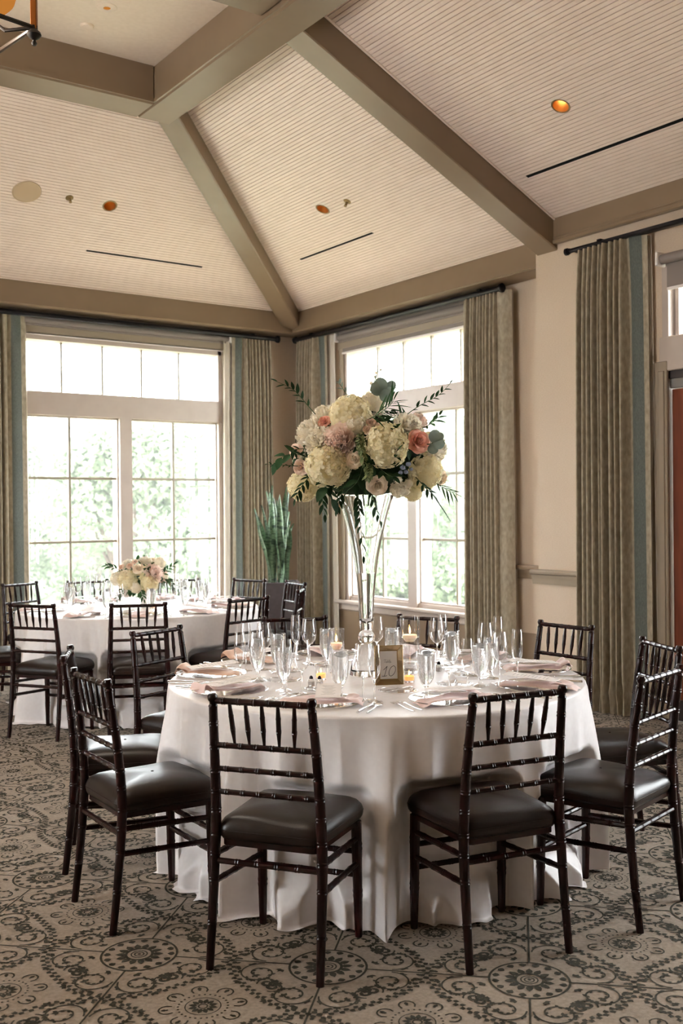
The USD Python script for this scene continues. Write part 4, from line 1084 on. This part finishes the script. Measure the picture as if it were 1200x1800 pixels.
def ink(strokes, r, y=.0036):
    ms = []
    for s in strokes:
        P = np.array(s, float)
        if len(P) > 2:
            t = np.linspace(0, 1, len(P)); tt = np.linspace(0, 1, len(P) * 4)
            from scipy.interpolate import make_interp_spline
            P = make_interp_spline(t, P, k=min(3, len(P) - 1))(tt)
        ms.append(tl_(tube([(x, y, z) for x, z in P], r, 5)))
    return cat_(ms)
z0 = .036
el = [(.016 + .0135 * math.cos(a) + .32 * .021 * math.sin(a), z0 + .0215 + .0215 * math.sin(a)) for a in np.linspace(0, 2 * PI, 25)]
part(cd, 'numeral', ink([[(-.023, z0 + .027), (-.014, z0 + .035), (-.006, z0 + .043)], [(-.006, z0 + .043), (-.0125, z0 + .022), (-.020, z0)], [(-.031, z0 + .0005), (-.020, z0), (-.008, z0 + .002)], el], .0011), 'ink', 'the number 10')
z1, x0 = .094, -.020
tb = [[(x0 - .002, z1 + .012), (x0 + .006, z1 + .0135), (x0 + .013, z1 + .0125)], [(x0 + .006, z1 + .013), (x0 + .004, z1 + .006), (x0 + .001, z1)],
      [(x0 + .0125, z1 + .005), (x0 + .009, z1 + .006), (x0 + .0075, z1 + .001), (x0 + .011, z1 + .001), (x0 + .013, z1 + .005), (x0 + .0125, z1), (x0 + .015, z1 + .002)],
      [(x0 + .015, z1 + .002), (x0 + .0195, z1 + .013), (x0 + .017, z1 + .003), (x0 + .0195, z1), (x0 + .022, z1 + .004), (x0 + .0185, z1 + .005)],
      [(x0 + .022, z1 + .003), (x0 + .027, z1 + .013), (x0 + .0245, z1 + .003), (x0 + .026, z1)], [(x0 + .026, z1 + .001), (x0 + .031, z1 + .004), (x0 + .029, z1 + .0065), (x0 + .028, z1 + .001), (x0 + .033, z1 + .0015)]]
part(cd, 'lettering', ink(tb, .0006), 'ink_pale', 'the word Table in script')

# ================================================================== the tall vase and its flowers
VX, VY = 2.871, 3.859
v_ = thing('trumpet_vase', 'tall clear trumpet vase standing in the middle of the near table', 'vase', (VX, VY, T1))
UsdGeom.Xformable(v_).AddScaleOp().Set(Gf.Vec3f(.974, .974, .974))
outer = [(.0, .0), (.078, .0), (.082, .003), (.080, .02), (.072, .055), (.057, .095), (.042, .122), (.031, .138), (.028, .146)]
inner = [(.0, .118), (.018, .108), (.040, .078), (.056, .045), (.066, .012), (.0, .006)]
part(v_, 'base', lathe([(0, .146)] + outer[::-1][0:0] + [(.0, .0)] + outer[1:] + [(0, .1465)], 44), 'solid_glass')
part(v_, 'ball', xf(lathe([(0, -.036)] + [(.0395 * math.cos(a), .0355 * math.sin(a)) for a in np.linspace(-1.25, 1.25, 14)] + [(0, .036)], 36), (0, 0, .180)), 'solid_glass')
HB, HT = .215, .853
def R_out(z): 
    return float(np.interp(z, [.215, .235, .36, .47, .56, .66, .76, .83, .853], [.031, .0325, .038, .049, .061, .080, .105, .127, .136]))
zs = np.linspace(HB, HT, 26)
trum = [(0, HB)] + [(R_out(z), z) for z in zs] + [(R_out(z) - .006, z) for z in zs[::-1] if z > HB + .03] + [(0, HB + .028)]
part(v_, 'trumpet', lathe(trum, 48), 'solid_glass')
part(v_, 'water', lathe([(0, HB + .03)] + [(R_out(z) - .0064, z) for z in np.linspace(HB + .032, .483, 10)] + [(0, .483)], 40), 'solid_water', 'water in the lower trumpet')

def unit(v): v = np.asarray(v, float); return v / max(np.linalg.norm(v), 1e-9)
def aim(m, n, loc, spin=0.0):
    """turn a mesh built along +z to the direction n."""
    n = unit(n); a = unit(np.cross(n, [0, 0, 1]) if abs(n[2]) < .95 else np.cross(n, [1, 0, 0])); b = np.cross(n, a)
    c, s = math.cos(spin), math.sin(spin)
    return m[0] @ np.array([c * a + s * b, -s * a + c * b, n]) + np.asarray(loc, float), m[1]

def petal_patch(phi, lean0, lean1, w, h, r0, ruff, rnd, curl=0.0, nu=6, nv=5, tip=.35):
    """one petal standing at angle phi round +z, leaning outward from lean0 at its foot to lean1 at its tip."""
    V = []
    k1, k2 = rnd.uniform(0, 6), rnd.uniform(2.5, 4.5)
    rr, zz = r0, 0.0
    prof = [(rr, zz)]
    for j in range(1, nv):
        t = j / (nv - 1); le = lean0 + (lean1 - lean0) * t + (curl * max(0, t - .65) / .35 if curl else 0)
        rr += h / (nv - 1) * math.sin(le); zz += h / (nv - 1) * math.cos(le); prof.append((rr, zz))
    for j in range(nv):
        t = j / (nv - 1); hw = w * (.35 + .65 * math.sin(min(t * 1.25, 1) * PI / 2)) * (1 - tip * max(0, t - .75) / .25)
        r, z = prof[j]
        for i in range(nu):
            s = 2 * i / (nu - 1) - 1
            x, y = r - .35 * hw * (s * s) * (1 - lean1 * .4), hw * s
            z2 = z - .18 * h * abs(s) ** 3 * t + ruff * t * math.sin(k1 + s * k2 * 2.2)
            x += ruff * .8 * t * math.sin(k1 * 2 + s * k2 * 1.7)
            V.append((x * math.cos(phi) - y * math.sin(phi), x * math.sin(phi) + y * math.cos(phi), z2))
    F = []
    for j in range(nv - 1):
        for i in range(nu - 1):
            a, b, c, d = j * nu + i, j * nu + i + 1, (j + 1) * nu + i + 1, (j + 1) * nu + i
            F += [(a, b, c), (a, c, d)]
    return np.array(V), np.array(F)

def rose(r, seed, open_=1.0):
    rnd = random.Random(seed); ms = []
    G = 2.39996
    n = 22
    for i in range(n):
        t = i / (n - 1)
        lean0 = .05 + .55 * t * open_; lean1 = -.35 + 1.45 * t * open_
        ms.append(petal_patch(i * G + rnd.uniform(-.2, .2), lean0, lean1, r * (.30 + .42 * t), r * (.95 - .02 * t), r * (.05 + .22 * t), r * .025, rnd, curl=.9 * t))
    m = cat_(ms); z = m[0][:, 2]
    m[0][:, 2] -= r * .45
    return m
def peony(r, seed, n=62):
    rnd = random.Random(seed); ms = []
    for i in range(n):
        t = i / (n - 1)
        lean0 = .1 + 1.0 * t; lean1 = -.5 + 2.1 * t
        ms.append(petal_patch(i * 2.39996 + rnd.uniform(-.3, .3), lean0, lean1, r * rnd.uniform(.22, .34) * (.8 + .5 * t), r * (1.05 + .1 * rnd.random() - .1 * t), r * (.04 + .14 * t), r * .075, rnd, curl=-.5, nu=6, nv=5, tip=.1))
    m = cat_(ms); m[0][:, 2] -= r * .40
    return m
def hydrangea(r, seed, n=150):
    rnd = random.Random(seed); ms = []
    for i in range(n):
        z = 1 - 1.55 * (i + .5) / n; a = i * 2.39996
        d = np.array([math.sqrt(max(0, 1 - z * z)) * math.cos(a), math.sqrt(max(0, 1 - z * z)) * math.sin(a), z])
        d = unit(d + .12 * np.array([rnd.gauss(0, 1) for _ in range(3)]))
        s = r * rnd.uniform(.17, .24); V, F = [], []
        for k in range(4):
            b = k * PI / 2; c0, s0 = math.cos(b), math.sin(b); n0 = len(V)
            for x, y, zz in ((0, 0, 0), (.55, -.42, .20), (1.05, -.25, .10), (1.05, .25, .14), (.55, .42, .22), (.62, 0, .05)):
                V.append((s * (x * c0 - y * s0), s * (x * s0 + y * c0), s * (zz + rnd.uniform(-.08, .08))))
            F += [(n0, n0 + 1, n0 + 5), (n0 + 1, n0 + 2, n0 + 5), (n0 + 2, n0 + 3, n0 + 5), (n0 + 3, n0 + 4, n0 + 5), (n0 + 4, n0, n0 + 5)]
        ms.append(aim((np.array(V), np.array(F)), d + .3 * np.array([rnd.gauss(0, .5) for _ in range(3)]), d * r * rnd.uniform(.84, 1.0), rnd.uniform(0, 6)))
    core = trimesh.creation.icosphere(2, r * .80)
    ms.append((np.asarray(core.vertices) * [1, 1, .9], np.asarray(core.faces)))
    return cat_(ms)
def leaf(l, w, bend=.3, fold=.25, nv=6):
    """a pointed leaf along +x."""
    V, F = [], []
    for j in range(nv):
        t = j / (nv - 1); hw = w * .5 * math.sin(PI * t ** .8) ** .85 if 0 < t < 1 else 0.0006
        x, z = l * t * math.cos(bend * t * .5), -l * bend * t * t * .5
        V += [(x, -hw, z + fold * hw), (x, 0, z), (x, hw, z + fold * hw)]
    for j in range(nv - 1):
        a = j * 3
        F += [(a, a + 1, a + 4), (a, a + 4, a + 3), (a + 1, a + 2, a + 5), (a + 1, a + 5, a + 4)]
    return np.array(V), np.array(F)
def round_leaf(r):
    V = [(0, 0, 0)] + [(r + r * 1.0 * math.cos(a) * 1.0, r * .92 * math.sin(a), .12 * r * math.cos(2 * a)) for a in np.linspace(PI, 3 * PI, 17)[:-1]]
    return np.array(V) * [1, 1, 1], np.array([(0, k, k % 16 + 1) for k in range(2, 17)])
def along(m, d, up, loc):
    d = unit(d); y = unit(np.cross(up, d)); z = np.cross(d, y)
    return m[0] @ np.array([d, y, z]) + np.asarray(loc, float), m[1]

def sprig(t, name, pts, ll, lw, n, mt, seed, droop=.25, label=None, spread=.9, kind='leaf'):
    """a stem through pts with n leaves (each a sub-part)."""
    rnd = random.Random(seed)
    from scipy.interpolate import make_interp_spline
    P = np.array(pts, float); k = min(3, len(P) - 1)
    C = make_interp_spline(np.linspace(0, 1, len(P)), P, k=k)
    st = part(t, name, tube(C(np.linspace(0, 1, 14)), np.linspace(.0022, .0009, 14), 6), 'stem_green', label)
    for i in range(n):
        q = .12 + .88 * (i + .5) / n if i < n - 1 else 1.0
        p = C(q); d = unit(C(min(q + .02, 1)) - C(max(q - .02, 0)))
        a = (i % 2 * PI) + rnd.uniform(-.7, .7); u = unit(np.cross(d, [0.3, -1.0, .4])); w = np.cross(d, u)
        side = math.cos(a) * u + math.sin(a) * w
        ld = d + side * (spread if i < n - 1 else .1) + np.array([0, 0, -droop])
        s = rnd.uniform(.75, 1.15) * (1 - .3 * abs(q - .5))
        m = leaf(ll * s, lw * s, rnd.uniform(.1, .5)) if kind == 'leaf' else round_leaf(ll * s * .5)
        part(st, 'leaf', along(m, ld, [0, -.6, 1.0], p), mt, smooth=True)
    return st

# the flowers; x to the right, -y towards the camera, z up, from the middle of the vase's mouth
ZM = 1.618
fa = thing('flower_arrangement', 'domed arrangement of cream, blush and coral flowers on the tall vase', 'flowers', (VX, VY, .0403), -math.radians(35.33))
UsdGeom.Xformable(fa).AddScaleOp().Set(Gf.Vec3f(.974, .974, .974))
CEN = np.array([0, 0, 1.80]); AX = (.40, .36, .27)
FL = [('hydrangea_cream',-0.074,2.004,0.089),('hydrangea_cream',-0.187,1.738,0.089),('hydrangea_cream',0.095,1.843,0.089),('hydrangea_cream',0.289,1.705,0.073),('hydrangea_cream',-0.308,1.641,0.065),('hydrangea_white',0.031,2.052,0.056),('hydrangea_white',-0.050,1.940,0.043),('peony_white',-0.268,1.923,0.065),('peony_white',-0.225,1.872,0.062),('peony_pink',-0.123,1.867,0.073),('peony_white',-0.203,2.004,0.056),('peony_white',0.208,1.940,0.065),('peony_white',0.337,1.835,0.059),('peony_pink',0.251,1.964,0.038),('rose_cream',-0.054,1.773,0.040),('rose_peach',0.049,1.654,0.048),('rose_coral',0.230,1.851,0.054),('rose_cream',0.372,1.689,0.038),('rose_blush',-0.304,1.743,0.038),('rose_blush',-0.325,1.824,0.035),('rose_coral',-0.190,1.958,0.030),('spray',0.023,1.945,0.024),('spray',0.060,1.929,0.019),('spray',0.006,1.907,0.024),('stock',0.192,1.662,0.024),('stock',0.144,1.679,0.019),('stock',0.181,1.625,0.022),('hydrangea_white',0.149,1.630,0.035),('hydrangea_cream',0.224,1.614,0.038)]
def dome_y(x, z):
    """how far towards the camera the dome's skin lies at (x, z)."""
    q = 1 - (x / AX[0]) ** 2 - ((z - CEN[2]) / AX[2]) ** 2
    return -AX[1] * math.sqrt(max(q, .0))
PET = {'hydrangea_cream': ('hydrangea', 'petal_cream'), 'hydrangea_white': ('hydrangea', 'petal_white'), 'peony_white': ('peony', 'petal_white'), 'peony_pink': ('peony', 'petal_pink'), 'rose_cream': ('rose', 'petal_peach'), 'rose_peach': ('rose', 'petal_peach'),
       'rose_coral': ('rose', 'petal_coral'), 'rose_blush': ('rose', 'petal_blush'), 'spray': ('spray_rose', 'petal_blush'), 'stock': ('stock_blossom', 'petal_white')}
PLAB = {'peony_pink': 'soft pink peony', 'rose_coral': 'coral pink garden rose', 'rose_peach': 'peach cream rose', 'rose_blush': 'blush rose', 'spray': 'small blush spray rose'}
def bloom(t, kind, pos, nrm, r, seed):
    nm, mt = PET[kind]
    if nm == 'hydrangea': m = hydrangea(r, seed, int(90 + 900 * r))
    elif nm == 'peony': m = peony(r, seed)
    elif nm == 'stock_blossom': m = hydrangea(r, seed, 22)
    else: m = rose(r, seed, 1.0 if nm == 'rose' else .8)
    return part(t, nm, aim(m, nrm, pos, seed), mt, PLAB.get(kind), smooth=True)
BL = []
for i, (kind, x, z, r) in enumerate(FL):
    y = dome_y(x, z); c = np.array([x, y * .92, z]); n = unit(np.array([x / AX[0] ** 2, y / AX[1] ** 2, (z - CEN[2]) / AX[2] ** 2]))
    if kind.startswith(('rose', 'spray')): n = unit(n + [0, -.55, .1])
    if kind == 'peony_pink': n = unit(n + [0, -.35, 0])
    if i == 0 or kind == 'stock': pass
    c = c - n * r * (.45 if kind.startswith('hyd') else .25)
    if kind == 'rose_coral' and r > .05: c = c + n * .03
    bloom(fa, kind, c, n, r * (1.14 if kind.startswith('hyd') else 1.08), 50 + i); BL.append((c, r))
# the far side of the dome, seen from elsewhere
for i, (a, el, kind, r) in enumerate([(20, 10, 'hydrangea_cream', .085), (55, 35, 'peony_white', .065), (90, 5, 'hydrangea_cream', .085), (90, 45, 'peony_pink', .07), (130, 20, 'hydrangea_white', .075), (160, 0, 'peony_white', .062), (60, -15, 'rose_peach', .045), (120, -20, 'rose_blush', .042), (95, 75, 'hydrangea_cream', .075)]):
    a, el = math.radians(a), math.radians(el); n = np.array([math.cos(a) * math.cos(el), math.sin(a) * math.cos(el), math.sin(el)])
    bloom(fa, kind, CEN + n * np.array(AX) * .86 * .95, n, r, 90 + i)
# dark foliage that fills the dome
rng = np.random.default_rng(7); LV = []
for k in range(620):
    d = unit(rng.normal(size=3)); d[2] = d[2] if d[2] > -.72 else -d[2]
    p = CEN + d * np.array(AX) * rng.uniform(.58, .88) * [1, 1, 1]
    if p[2] < ZM + .0 : p[2] = ZM + .004 + .03 * rng.random()
    tang = unit(np.cross(d, rng.normal(size=3)) + .35 * d)
    LV.append(along(leaf(rng.uniform(.045, .085), rng.uniform(.018, .03), .4), tang, d, p))
core = trimesh.creation.icosphere(3, 1.0); cv = np.asarray(core.vertices) * np.array(AX) * .70; cv[:, 2] = np.maximum(cv[:, 2], ZM + .004 - CEN[2])
part(fa, 'foliage', cat_(LV), 'leaf_dark', 'mixed dark leaves between the flowers', kind='stuff', smooth=True)
part(fa, 'moss', (cv + CEN, np.asarray(core.faces)), 'leaf_dark', smooth=True)
# dark ruscus collar above the vase mouth and sprigs that stand out
S = [('ruscus_sprig', [(-.22, -.16, 1.98), (-.29, -.19, 2.06), (-.33, -.2, 2.10), (-.40, -.2, 2.135)], .045, .016, 11, 'leaf_dark', -.1),
     ('ruscus_sprig', [(.16, -.16, 1.96), (.26, -.18, 2.03), (.32, -.2, 2.06), (.385, -.2, 2.12)], .040, .014, 12, 'leaf_dark', -.15),
     ('ruscus_sprig', [(-.04, -.20, 1.64), (-.035, -.24, 1.58), (-.03, -.235, 1.50), (-.015, -.22, 1.34)], .055, .019, 15, 'leaf_dark', .5),
     ('ruscus_sprig', [(-.10, -.20, 1.66), (-.12, -.24, 1.60), (-.135, -.24, 1.55)], .05, .018, 7, 'leaf_dark', .5),
     ('ruscus_sprig', [(.02, -.20, 1.65), (.035, -.25, 1.58), (.06, -.25, 1.50)], .05, .018, 8, 'leaf_dark', .5),
     ('ruscus_sprig', [(-.24, -.2, 1.72), (-.29, -.26, 1.66), (-.32, -.27, 1.60)], .05, .017, 9, 'leaf_dark', .3),
     ('ruscus_sprig', [(-.2, -.18, 1.66), (-.20, -.2, 1.60), (-.19, -.2, 1.53)], .055, .02, 7, 'leaf_dark', .4),
     ('salal_sprig', [(-.14, -.22, 1.72), (-.18, -.28, 1.66), (-.16, -.28, 1.60)], .085, .05, 5, 'leaf_dark', .3),
     ('salal_sprig', [(-.28, -.2, 1.80), (-.36, -.22, 1.80), (-.40, -.22, 1.77)], .07, .042, 5, 'leaf_mid', .1),
     ('salal_sprig', [(-.02, -.24, 1.74), (-.04, -.32, 1.68), (-.08, -.31, 1.64)], .075, .036, 6, 'leaf_dark', .2),
     ('salal_sprig', [(.06, -.24, 1.74), (.10, -.33, 1.70), (.14, -.32, 1.70)], .07, .032, 7, 'leaf_dark', .2),
     ('astilbe_sprig', [(-.30, -.2, 1.75), (-.38, -.22, 1.755), (-.445, -.22, 1.76)], .02, .008, 10, 'leaf_mid', 0),
     ('spiky_sprig', [(.0, -.26, 1.95), (.08, -.33, 1.99), (.12, -.34, 2.03)], .10, .010, 16, 'leaf_mid', 0),
     ('spiky_sprig', [(.30, -.2, 1.68), (.36, -.22, 1.64), (.40, -.22, 1.62)], .07, .009, 10, 'leaf_mid', .2),
     ('variegated_sprig', [(-.03, -.26, 1.86), (-.02, -.33, 1.82), (-.01, -.34, 1.74)], .034, .018, 20, 'leaf_variegated', .1),
     ('variegated_sprig', [(.0, -.27, 1.90), (-.03, -.34, 1.86), (-.02, -.35, 1.80)], .034, .018, 16, 'leaf_variegated', .1),
     ('variegated_sprig', [(.02, -.27, 1.78), (.01, -.33, 1.72), (-.0, -.33, 1.69)], .034, .018, 14, 'leaf_variegated', .1),
     ('ruscus_sprig', [(.12, -.26, 1.80), (.13, -.35, 1.79), (.12, -.36, 1.83)], .05, .018, 7, 'leaf_mid', 0),
     ('ruscus_sprig', [(.26, -.2, 1.92), (.30, -.26, 1.94), (.33, -.26, 1.97)], .05, .017, 8, 'leaf_mid', 0),
     ('ruscus_sprig', [(-.27, -.2, 1.83), (-.33, -.25, 1.82), (-.30, -.28, 1.80)], .045, .016, 8, 'leaf_dark', 0),
     ('ruscus_sprig', [(.22, -.22, 1.70), (.26, -.28, 1.65), (.30, -.28, 1.61)], .045, .016, 8, 'leaf_dark', .2),
     ('ruscus_sprig', [(-.05, -.16, 2.02), (-.10, -.18, 2.10), (-.12, -.18, 2.13)], .03, .012, 8, 'leaf_eucalyptus', -.1)]
for i, (nm, pts, ll, lw, n, mt, dr) in enumerate(S):
    sprig(fa, nm, pts, ll, lw, n, mt, 200 + i, dr)
# round eucalyptus leaves at the crown and beside the coral rose
eu = part(fa, 'eucalyptus', tube([(.05, -.12, 2.02), (.075, -.14, 2.10), (.085, -.14, 2.14)], .0025, 6), 'stem_green')
for d, r, p in (((.1, -.2, 1), .036, (.068, -.15, 2.085)), ((-.7, -.3, .8), .034, (.075, -.15, 2.08)), ((.9, -.3, .4), .033, (.075, -.15, 2.07)), ((.3, -.3, -.9), .034, (.085, -.17, 2.10)), ((.9, -.1, .9), .026, (.10, -.15, 2.10))):
    part(eu, 'leaf', along(round_leaf(r), d, [0, -1, .3], p), 'leaf_eucalyptus', smooth=True)
eu = part(fa, 'eucalyptus', tube([(.24, -.24, 1.84), (.29, -.30, 1.84), (.31, -.3, 1.86)], .0025, 6), 'stem_green')
for d, r, p in (((.3, -.2, 1), .030, (.295, -.31, 1.845)), ((1, -.3, -.2), .028, (.295, -.31, 1.845)), ((.2, -.4, -1), .026, (.29, -.31, 1.84)), ((1, 0, .6), .022, (.305, -.31, 1.86))):
    part(eu, 'leaf', along(round_leaf(r), d, [0, -1, .3], p), 'leaf_eucalyptus', smooth=True)
# tall stock spire with buds, blue thistle flowers, thin willow strand
sp = part(fa, 'stock_spire', tube([(.02, -.12, 2.05), (.04, -.13, 2.13), (.06, -.13, 2.19)], .002, 6), 'stem_green')
for k in range(9):
    q = k / 8; part(sp, 'bud', xf(hydrangea(.016 - .009 * q, 300 + k, 12), (.02 + .012 * math.cos(k * 2.4) + .042 * q, -.135 + .01 * math.sin(k * 2.4), 2.07 + .125 * q)), 'petal_white', smooth=True)
for k, (x, z, r) in enumerate(((.16, 1.735, .014), (.185, 1.75, .014), (.175, 1.715, .012), (.15, 1.712, .012), (.198, 1.728, .011), (.13, 1.70, .01))):
    part(fa, 'blue_floret', xf(hydrangea(r, 330 + k, 18), (x, dome_y(x, z) - .005, z)), 'petal_blue', 'pale blue floret', smooth=True)
part(fa, 'willow_strand', tube([(.27, -.22, 1.66), (.31, -.24, 1.60), (.35, -.24, 1.54), (.38, -.24, 1.49)], [.003, .003, .0025, .001], 6), 'leaf_eucalyptus')
stems = [tube([(a * .25, b * .25, ZM + .05), (a * .12, b * .12, ZM - .05)], .004, 6) for a, b in ((.2, .1), (-.2, .15), (.1, -.2), (-.05, .0))]
part(fa, 'stem_bundle', cat_(stems), 'stem_green')

# --- far table arrangement in a white vase
AXF, AYF = 3.52, 7.74
wv = thing('white_vase', 'small white vase in the middle of the far table', 'vase', (AXF + .03, AYF - .03, T1))
part(wv, 'body', lathe([(0, 0), (.045, 0), (.052, .01), (.056, .06), (.054, .13), (.050, .15), (.046, .15), (.048, .12), (0, .11)], 32), 'vase_white')
ff = thing('flower_arrangement', 'low cream and blush flowers in the white vase on the far table', 'flowers', (AXF, AYF, TOP + .03), -math.radians(27))
FF = [('hydrangea_cream', -.10, -.13, .20, .085), ('hydrangea_cream', .06, -.15, .17, .075), ('peony_pink', .10, -.16, .25, .075), ('rose_peach', -.02, -.17, .29, .05), ('rose_blush', -.09, -.12, .31, .035), ('rose_blush', -.16, -.10, .30, .03), ('rose_blush', -.05, -.1, .34, .032), ('peony_white', .03, -.05, .34, .06),
      ('hydrangea_white', .14, -.05, .32, .05), ('peony_white', -.12, 0, .31, .06), ('rose_peach', .10, .02, .34, .045), ('hydrangea_cream', .02, .12, .22, .09), ('hydrangea_white', -.14, .10, .2, .08), ('peony_pink', .15, .1, .22, .07), ('hydrangea_white', -.19, -.03, .20, .06), ('rose_peach', -.13, -.17, .24, .045), ('stock', .19, -.08, .22, .025), ('hydrangea_white', -.04, -.17, .14, .05)]
for i, (kind, x, y, z, r) in enumerate(FF):
    n = np.array([x, y, (z - .18) * 1.4]); bloom(ff, kind, (x, y, z), n, r, 400 + i)
LV = []
for k in range(260):
    d = unit(rng.normal(size=3)); p = np.array([0, 0, .21]) + d * np.array([.21, .19, .13]) * rng.uniform(.6, 1.0)
    LV.append(along(leaf(rng.uniform(.04, .08), rng.uniform(.02, .03), .4), unit(d + .5 * rng.normal(size=3)), [0, 0, 1], p))
part(ff, 'foliage', cat_(LV), 'leaf_mid', 'green leaves between the flowers', kind='stuff', smooth=True)
for i, pts in enumerate(([(.14, -.1, .22), (.2, -.12, .27), (.25, -.12, .31)], [(-.12, -.14, .14), (-.16, -.2, .10), (-.18, -.22, .06)], [(-.02, -.15, .13), (.0, -.2, .10), (.02, -.22, .05)], [(.17, -.08, .20), (.22, -.1, .18), (.25, -.1, .13)], [(-.17, -.08, .27), (-.23, -.1, .30), (-.27, -.1, .31)])):
    sprig(ff, 'ruscus_sprig', pts, .055, .022, 8, 'leaf_mid', 500 + i, .1)

# ================================================================== the planter in the corner
px, py = 5.70, 9.14
pl = thing('planter', 'tall square dark grey planter in the room corner', 'planter', (px, py, 0), -math.radians(30))
w = .185
part(pl, 'body', hull([(sx * (w + (.0 if z else -.02)), sy * (w + (.0 if z else -.02)), z) for sx in (-1, 1) for sy in (-1, 1) for z in (0, .80)]), 'planter_grey', smooth=False)
part(pl, 'rim', cat_([bx(-w - .004, w + .004, -w - .004, -w + .02, .79, .815, .003), bx(-w - .004, w + .004, w - .02, w + .004, .79, .815, .003), bx(-w - .004, -w + .02, -w, w, .79, .815, .003), bx(w - .02, w + .004, -w, w, .79, .815, .003)]), 'planter_grey')
part(pl, 'soil', bx(-w + .02, w - .02, -w + .02, w - .02, .79, .805), 'soil', smooth=False)
sn = thing('snake_plant', 'snake plant with upright banded leaves in the corner planter', 'plant', (px, py, .80), -math.radians(30))
rnd = random.Random(31)
for k in range(24):
    a = rnd.uniform(0, 2 * PI); r = .12 * math.sqrt(rnd.random()); h = rnd.uniform(.55, 1.02); lean = rnd.uniform(.04, .30) if k > 9 else rnd.uniform(0, .13); la = a + rnd.uniform(-.6, .6); tw = rnd.uniform(-.9, .9); w0 = rnd.uniform(.052, .074); f0 = rnd.uniform(0, PI)
    def lf(u, v, th=0.0):
        hw = w0 / 2 * (.62 + .5 * math.sin(min(v * 1.7, 1) * PI / 2)) * (1 - max(0, (v - .62) / .38) ** 1.8) + .0015
        x = (2 * u - 1); ang = f0 + tw * v
        o = np.array([r * math.cos(a) + math.cos(la) * lean * v ** 1.5 * h, r * math.sin(a) + math.sin(la) * lean * v ** 1.5 * h, h * v + .002])
        c = np.array([math.cos(ang), math.sin(ang), 0]); n = np.array([-math.sin(ang), math.cos(ang), 0])
        return o + c * hw * x + n * (.012 * x * x + th * (1 - x * x) + .012 * math.sin(v * 9 + k))
    front = grid(lambda u, v: lf(u, v, .0), 5, 14); back = grid(lambda u, v: lf(u, v, -.006), 5, 14)
    part(sn, 'leaf', cat_([front, flip(back)]), 'snake_leaf', smooth=50)

# ================================================================== the lantern chandelier at the top left corner
def lantern(label, lx, ly, lz, bulb):
    ch = thing('chandelier', label, 'chandelier', (lx, ly, lz), math.radians(9.7), 'lantern chandeliers')
    RR, HH = .34, .85
    cor = [(RR * math.cos(a), RR * math.sin(a)) for a in (PI / 4 + k * PI / 2 for k in range(4))]
    for x, y in cor:
        part(ch, 'post', xf(bx(-.014, .014, -.014, .014, 0, HH, .003), (x, y, 0), rz=PI / 4), 'amber_post')
        part(ch, 'finial', xf(lathe([(0, -.075), (.009, -.072), (.014, -.062), (.009, -.052), (.007, -.047), (.024, -.036), (.034, -.022), (.030, -.010), (.018, 0), (.016, .02), (0, .021)], 16), (x, y, 0)), 'iron_bronze')
    for k in range(4):
        (xa, ya), (xb, yb) = cor[k], cor[(k + 1) % 4]
        for z in (.012, HH): part(ch, 'rail', tube([(xa, ya, z), (xb, yb, z)], .011, 8), 'iron_bronze')
        part(ch, 'arm', tube([(xa, ya, .012), (xa * .6, ya * .6, .0), (xa * .2, ya * .2, .10), (0, 0, .21)], .009, 8), 'iron_bronze')
        part(ch, 'arm', tube([(xa, ya, HH), (xa * .5, ya * .5, HH + .12), (0, 0, HH + .17)], .011, 8), 'iron_bronze')
    part(ch, 'bowl', lathe([(0, .08), (.10, .085), (.18, .11), (.24, .17), (.262, .25), (.257, .25), (.234, .172), (.176, .118), (.10, .094), (0, .09)], 40), 'amber_dim', 'glowing amber bowl')
    part(ch, 'bowl_band', lathe([(.256, .244), (.270, .247), (.270, .264), (.256, .267)], 40, True), 'iron_bronze')
    part(ch, 'rod', tube([(0, 0, .21), (0, 0, FZ - lz)], .012, 10), 'iron_bronze')
    part(ch, 'canopy', xf(lathe([(0, -.04), (.05, -.035), (.075, 0)], 20), (0, 0, FZ - lz)), 'iron_bronze')
    s = UsdLux.SphereLight.Define(stage, str(ch.GetPath()) + '/bulb')
    s.CreateRadiusAttr(.10); s.CreateIntensityAttr(bulb * LAMP); s.CreateColorAttr(Gf.Vec3f(1.0, .90, .77)); s.AddTranslateOp().Set(Gf.Vec3d(0, 0, .06))
lantern('bronze lantern chandelier with amber glass cut by the top left corner', 1.40, 5.04, 3.83, 220)
lantern('bronze lantern chandelier hanging beyond the left edge of the picture', -1.5, 5.06, 3.83, 260)
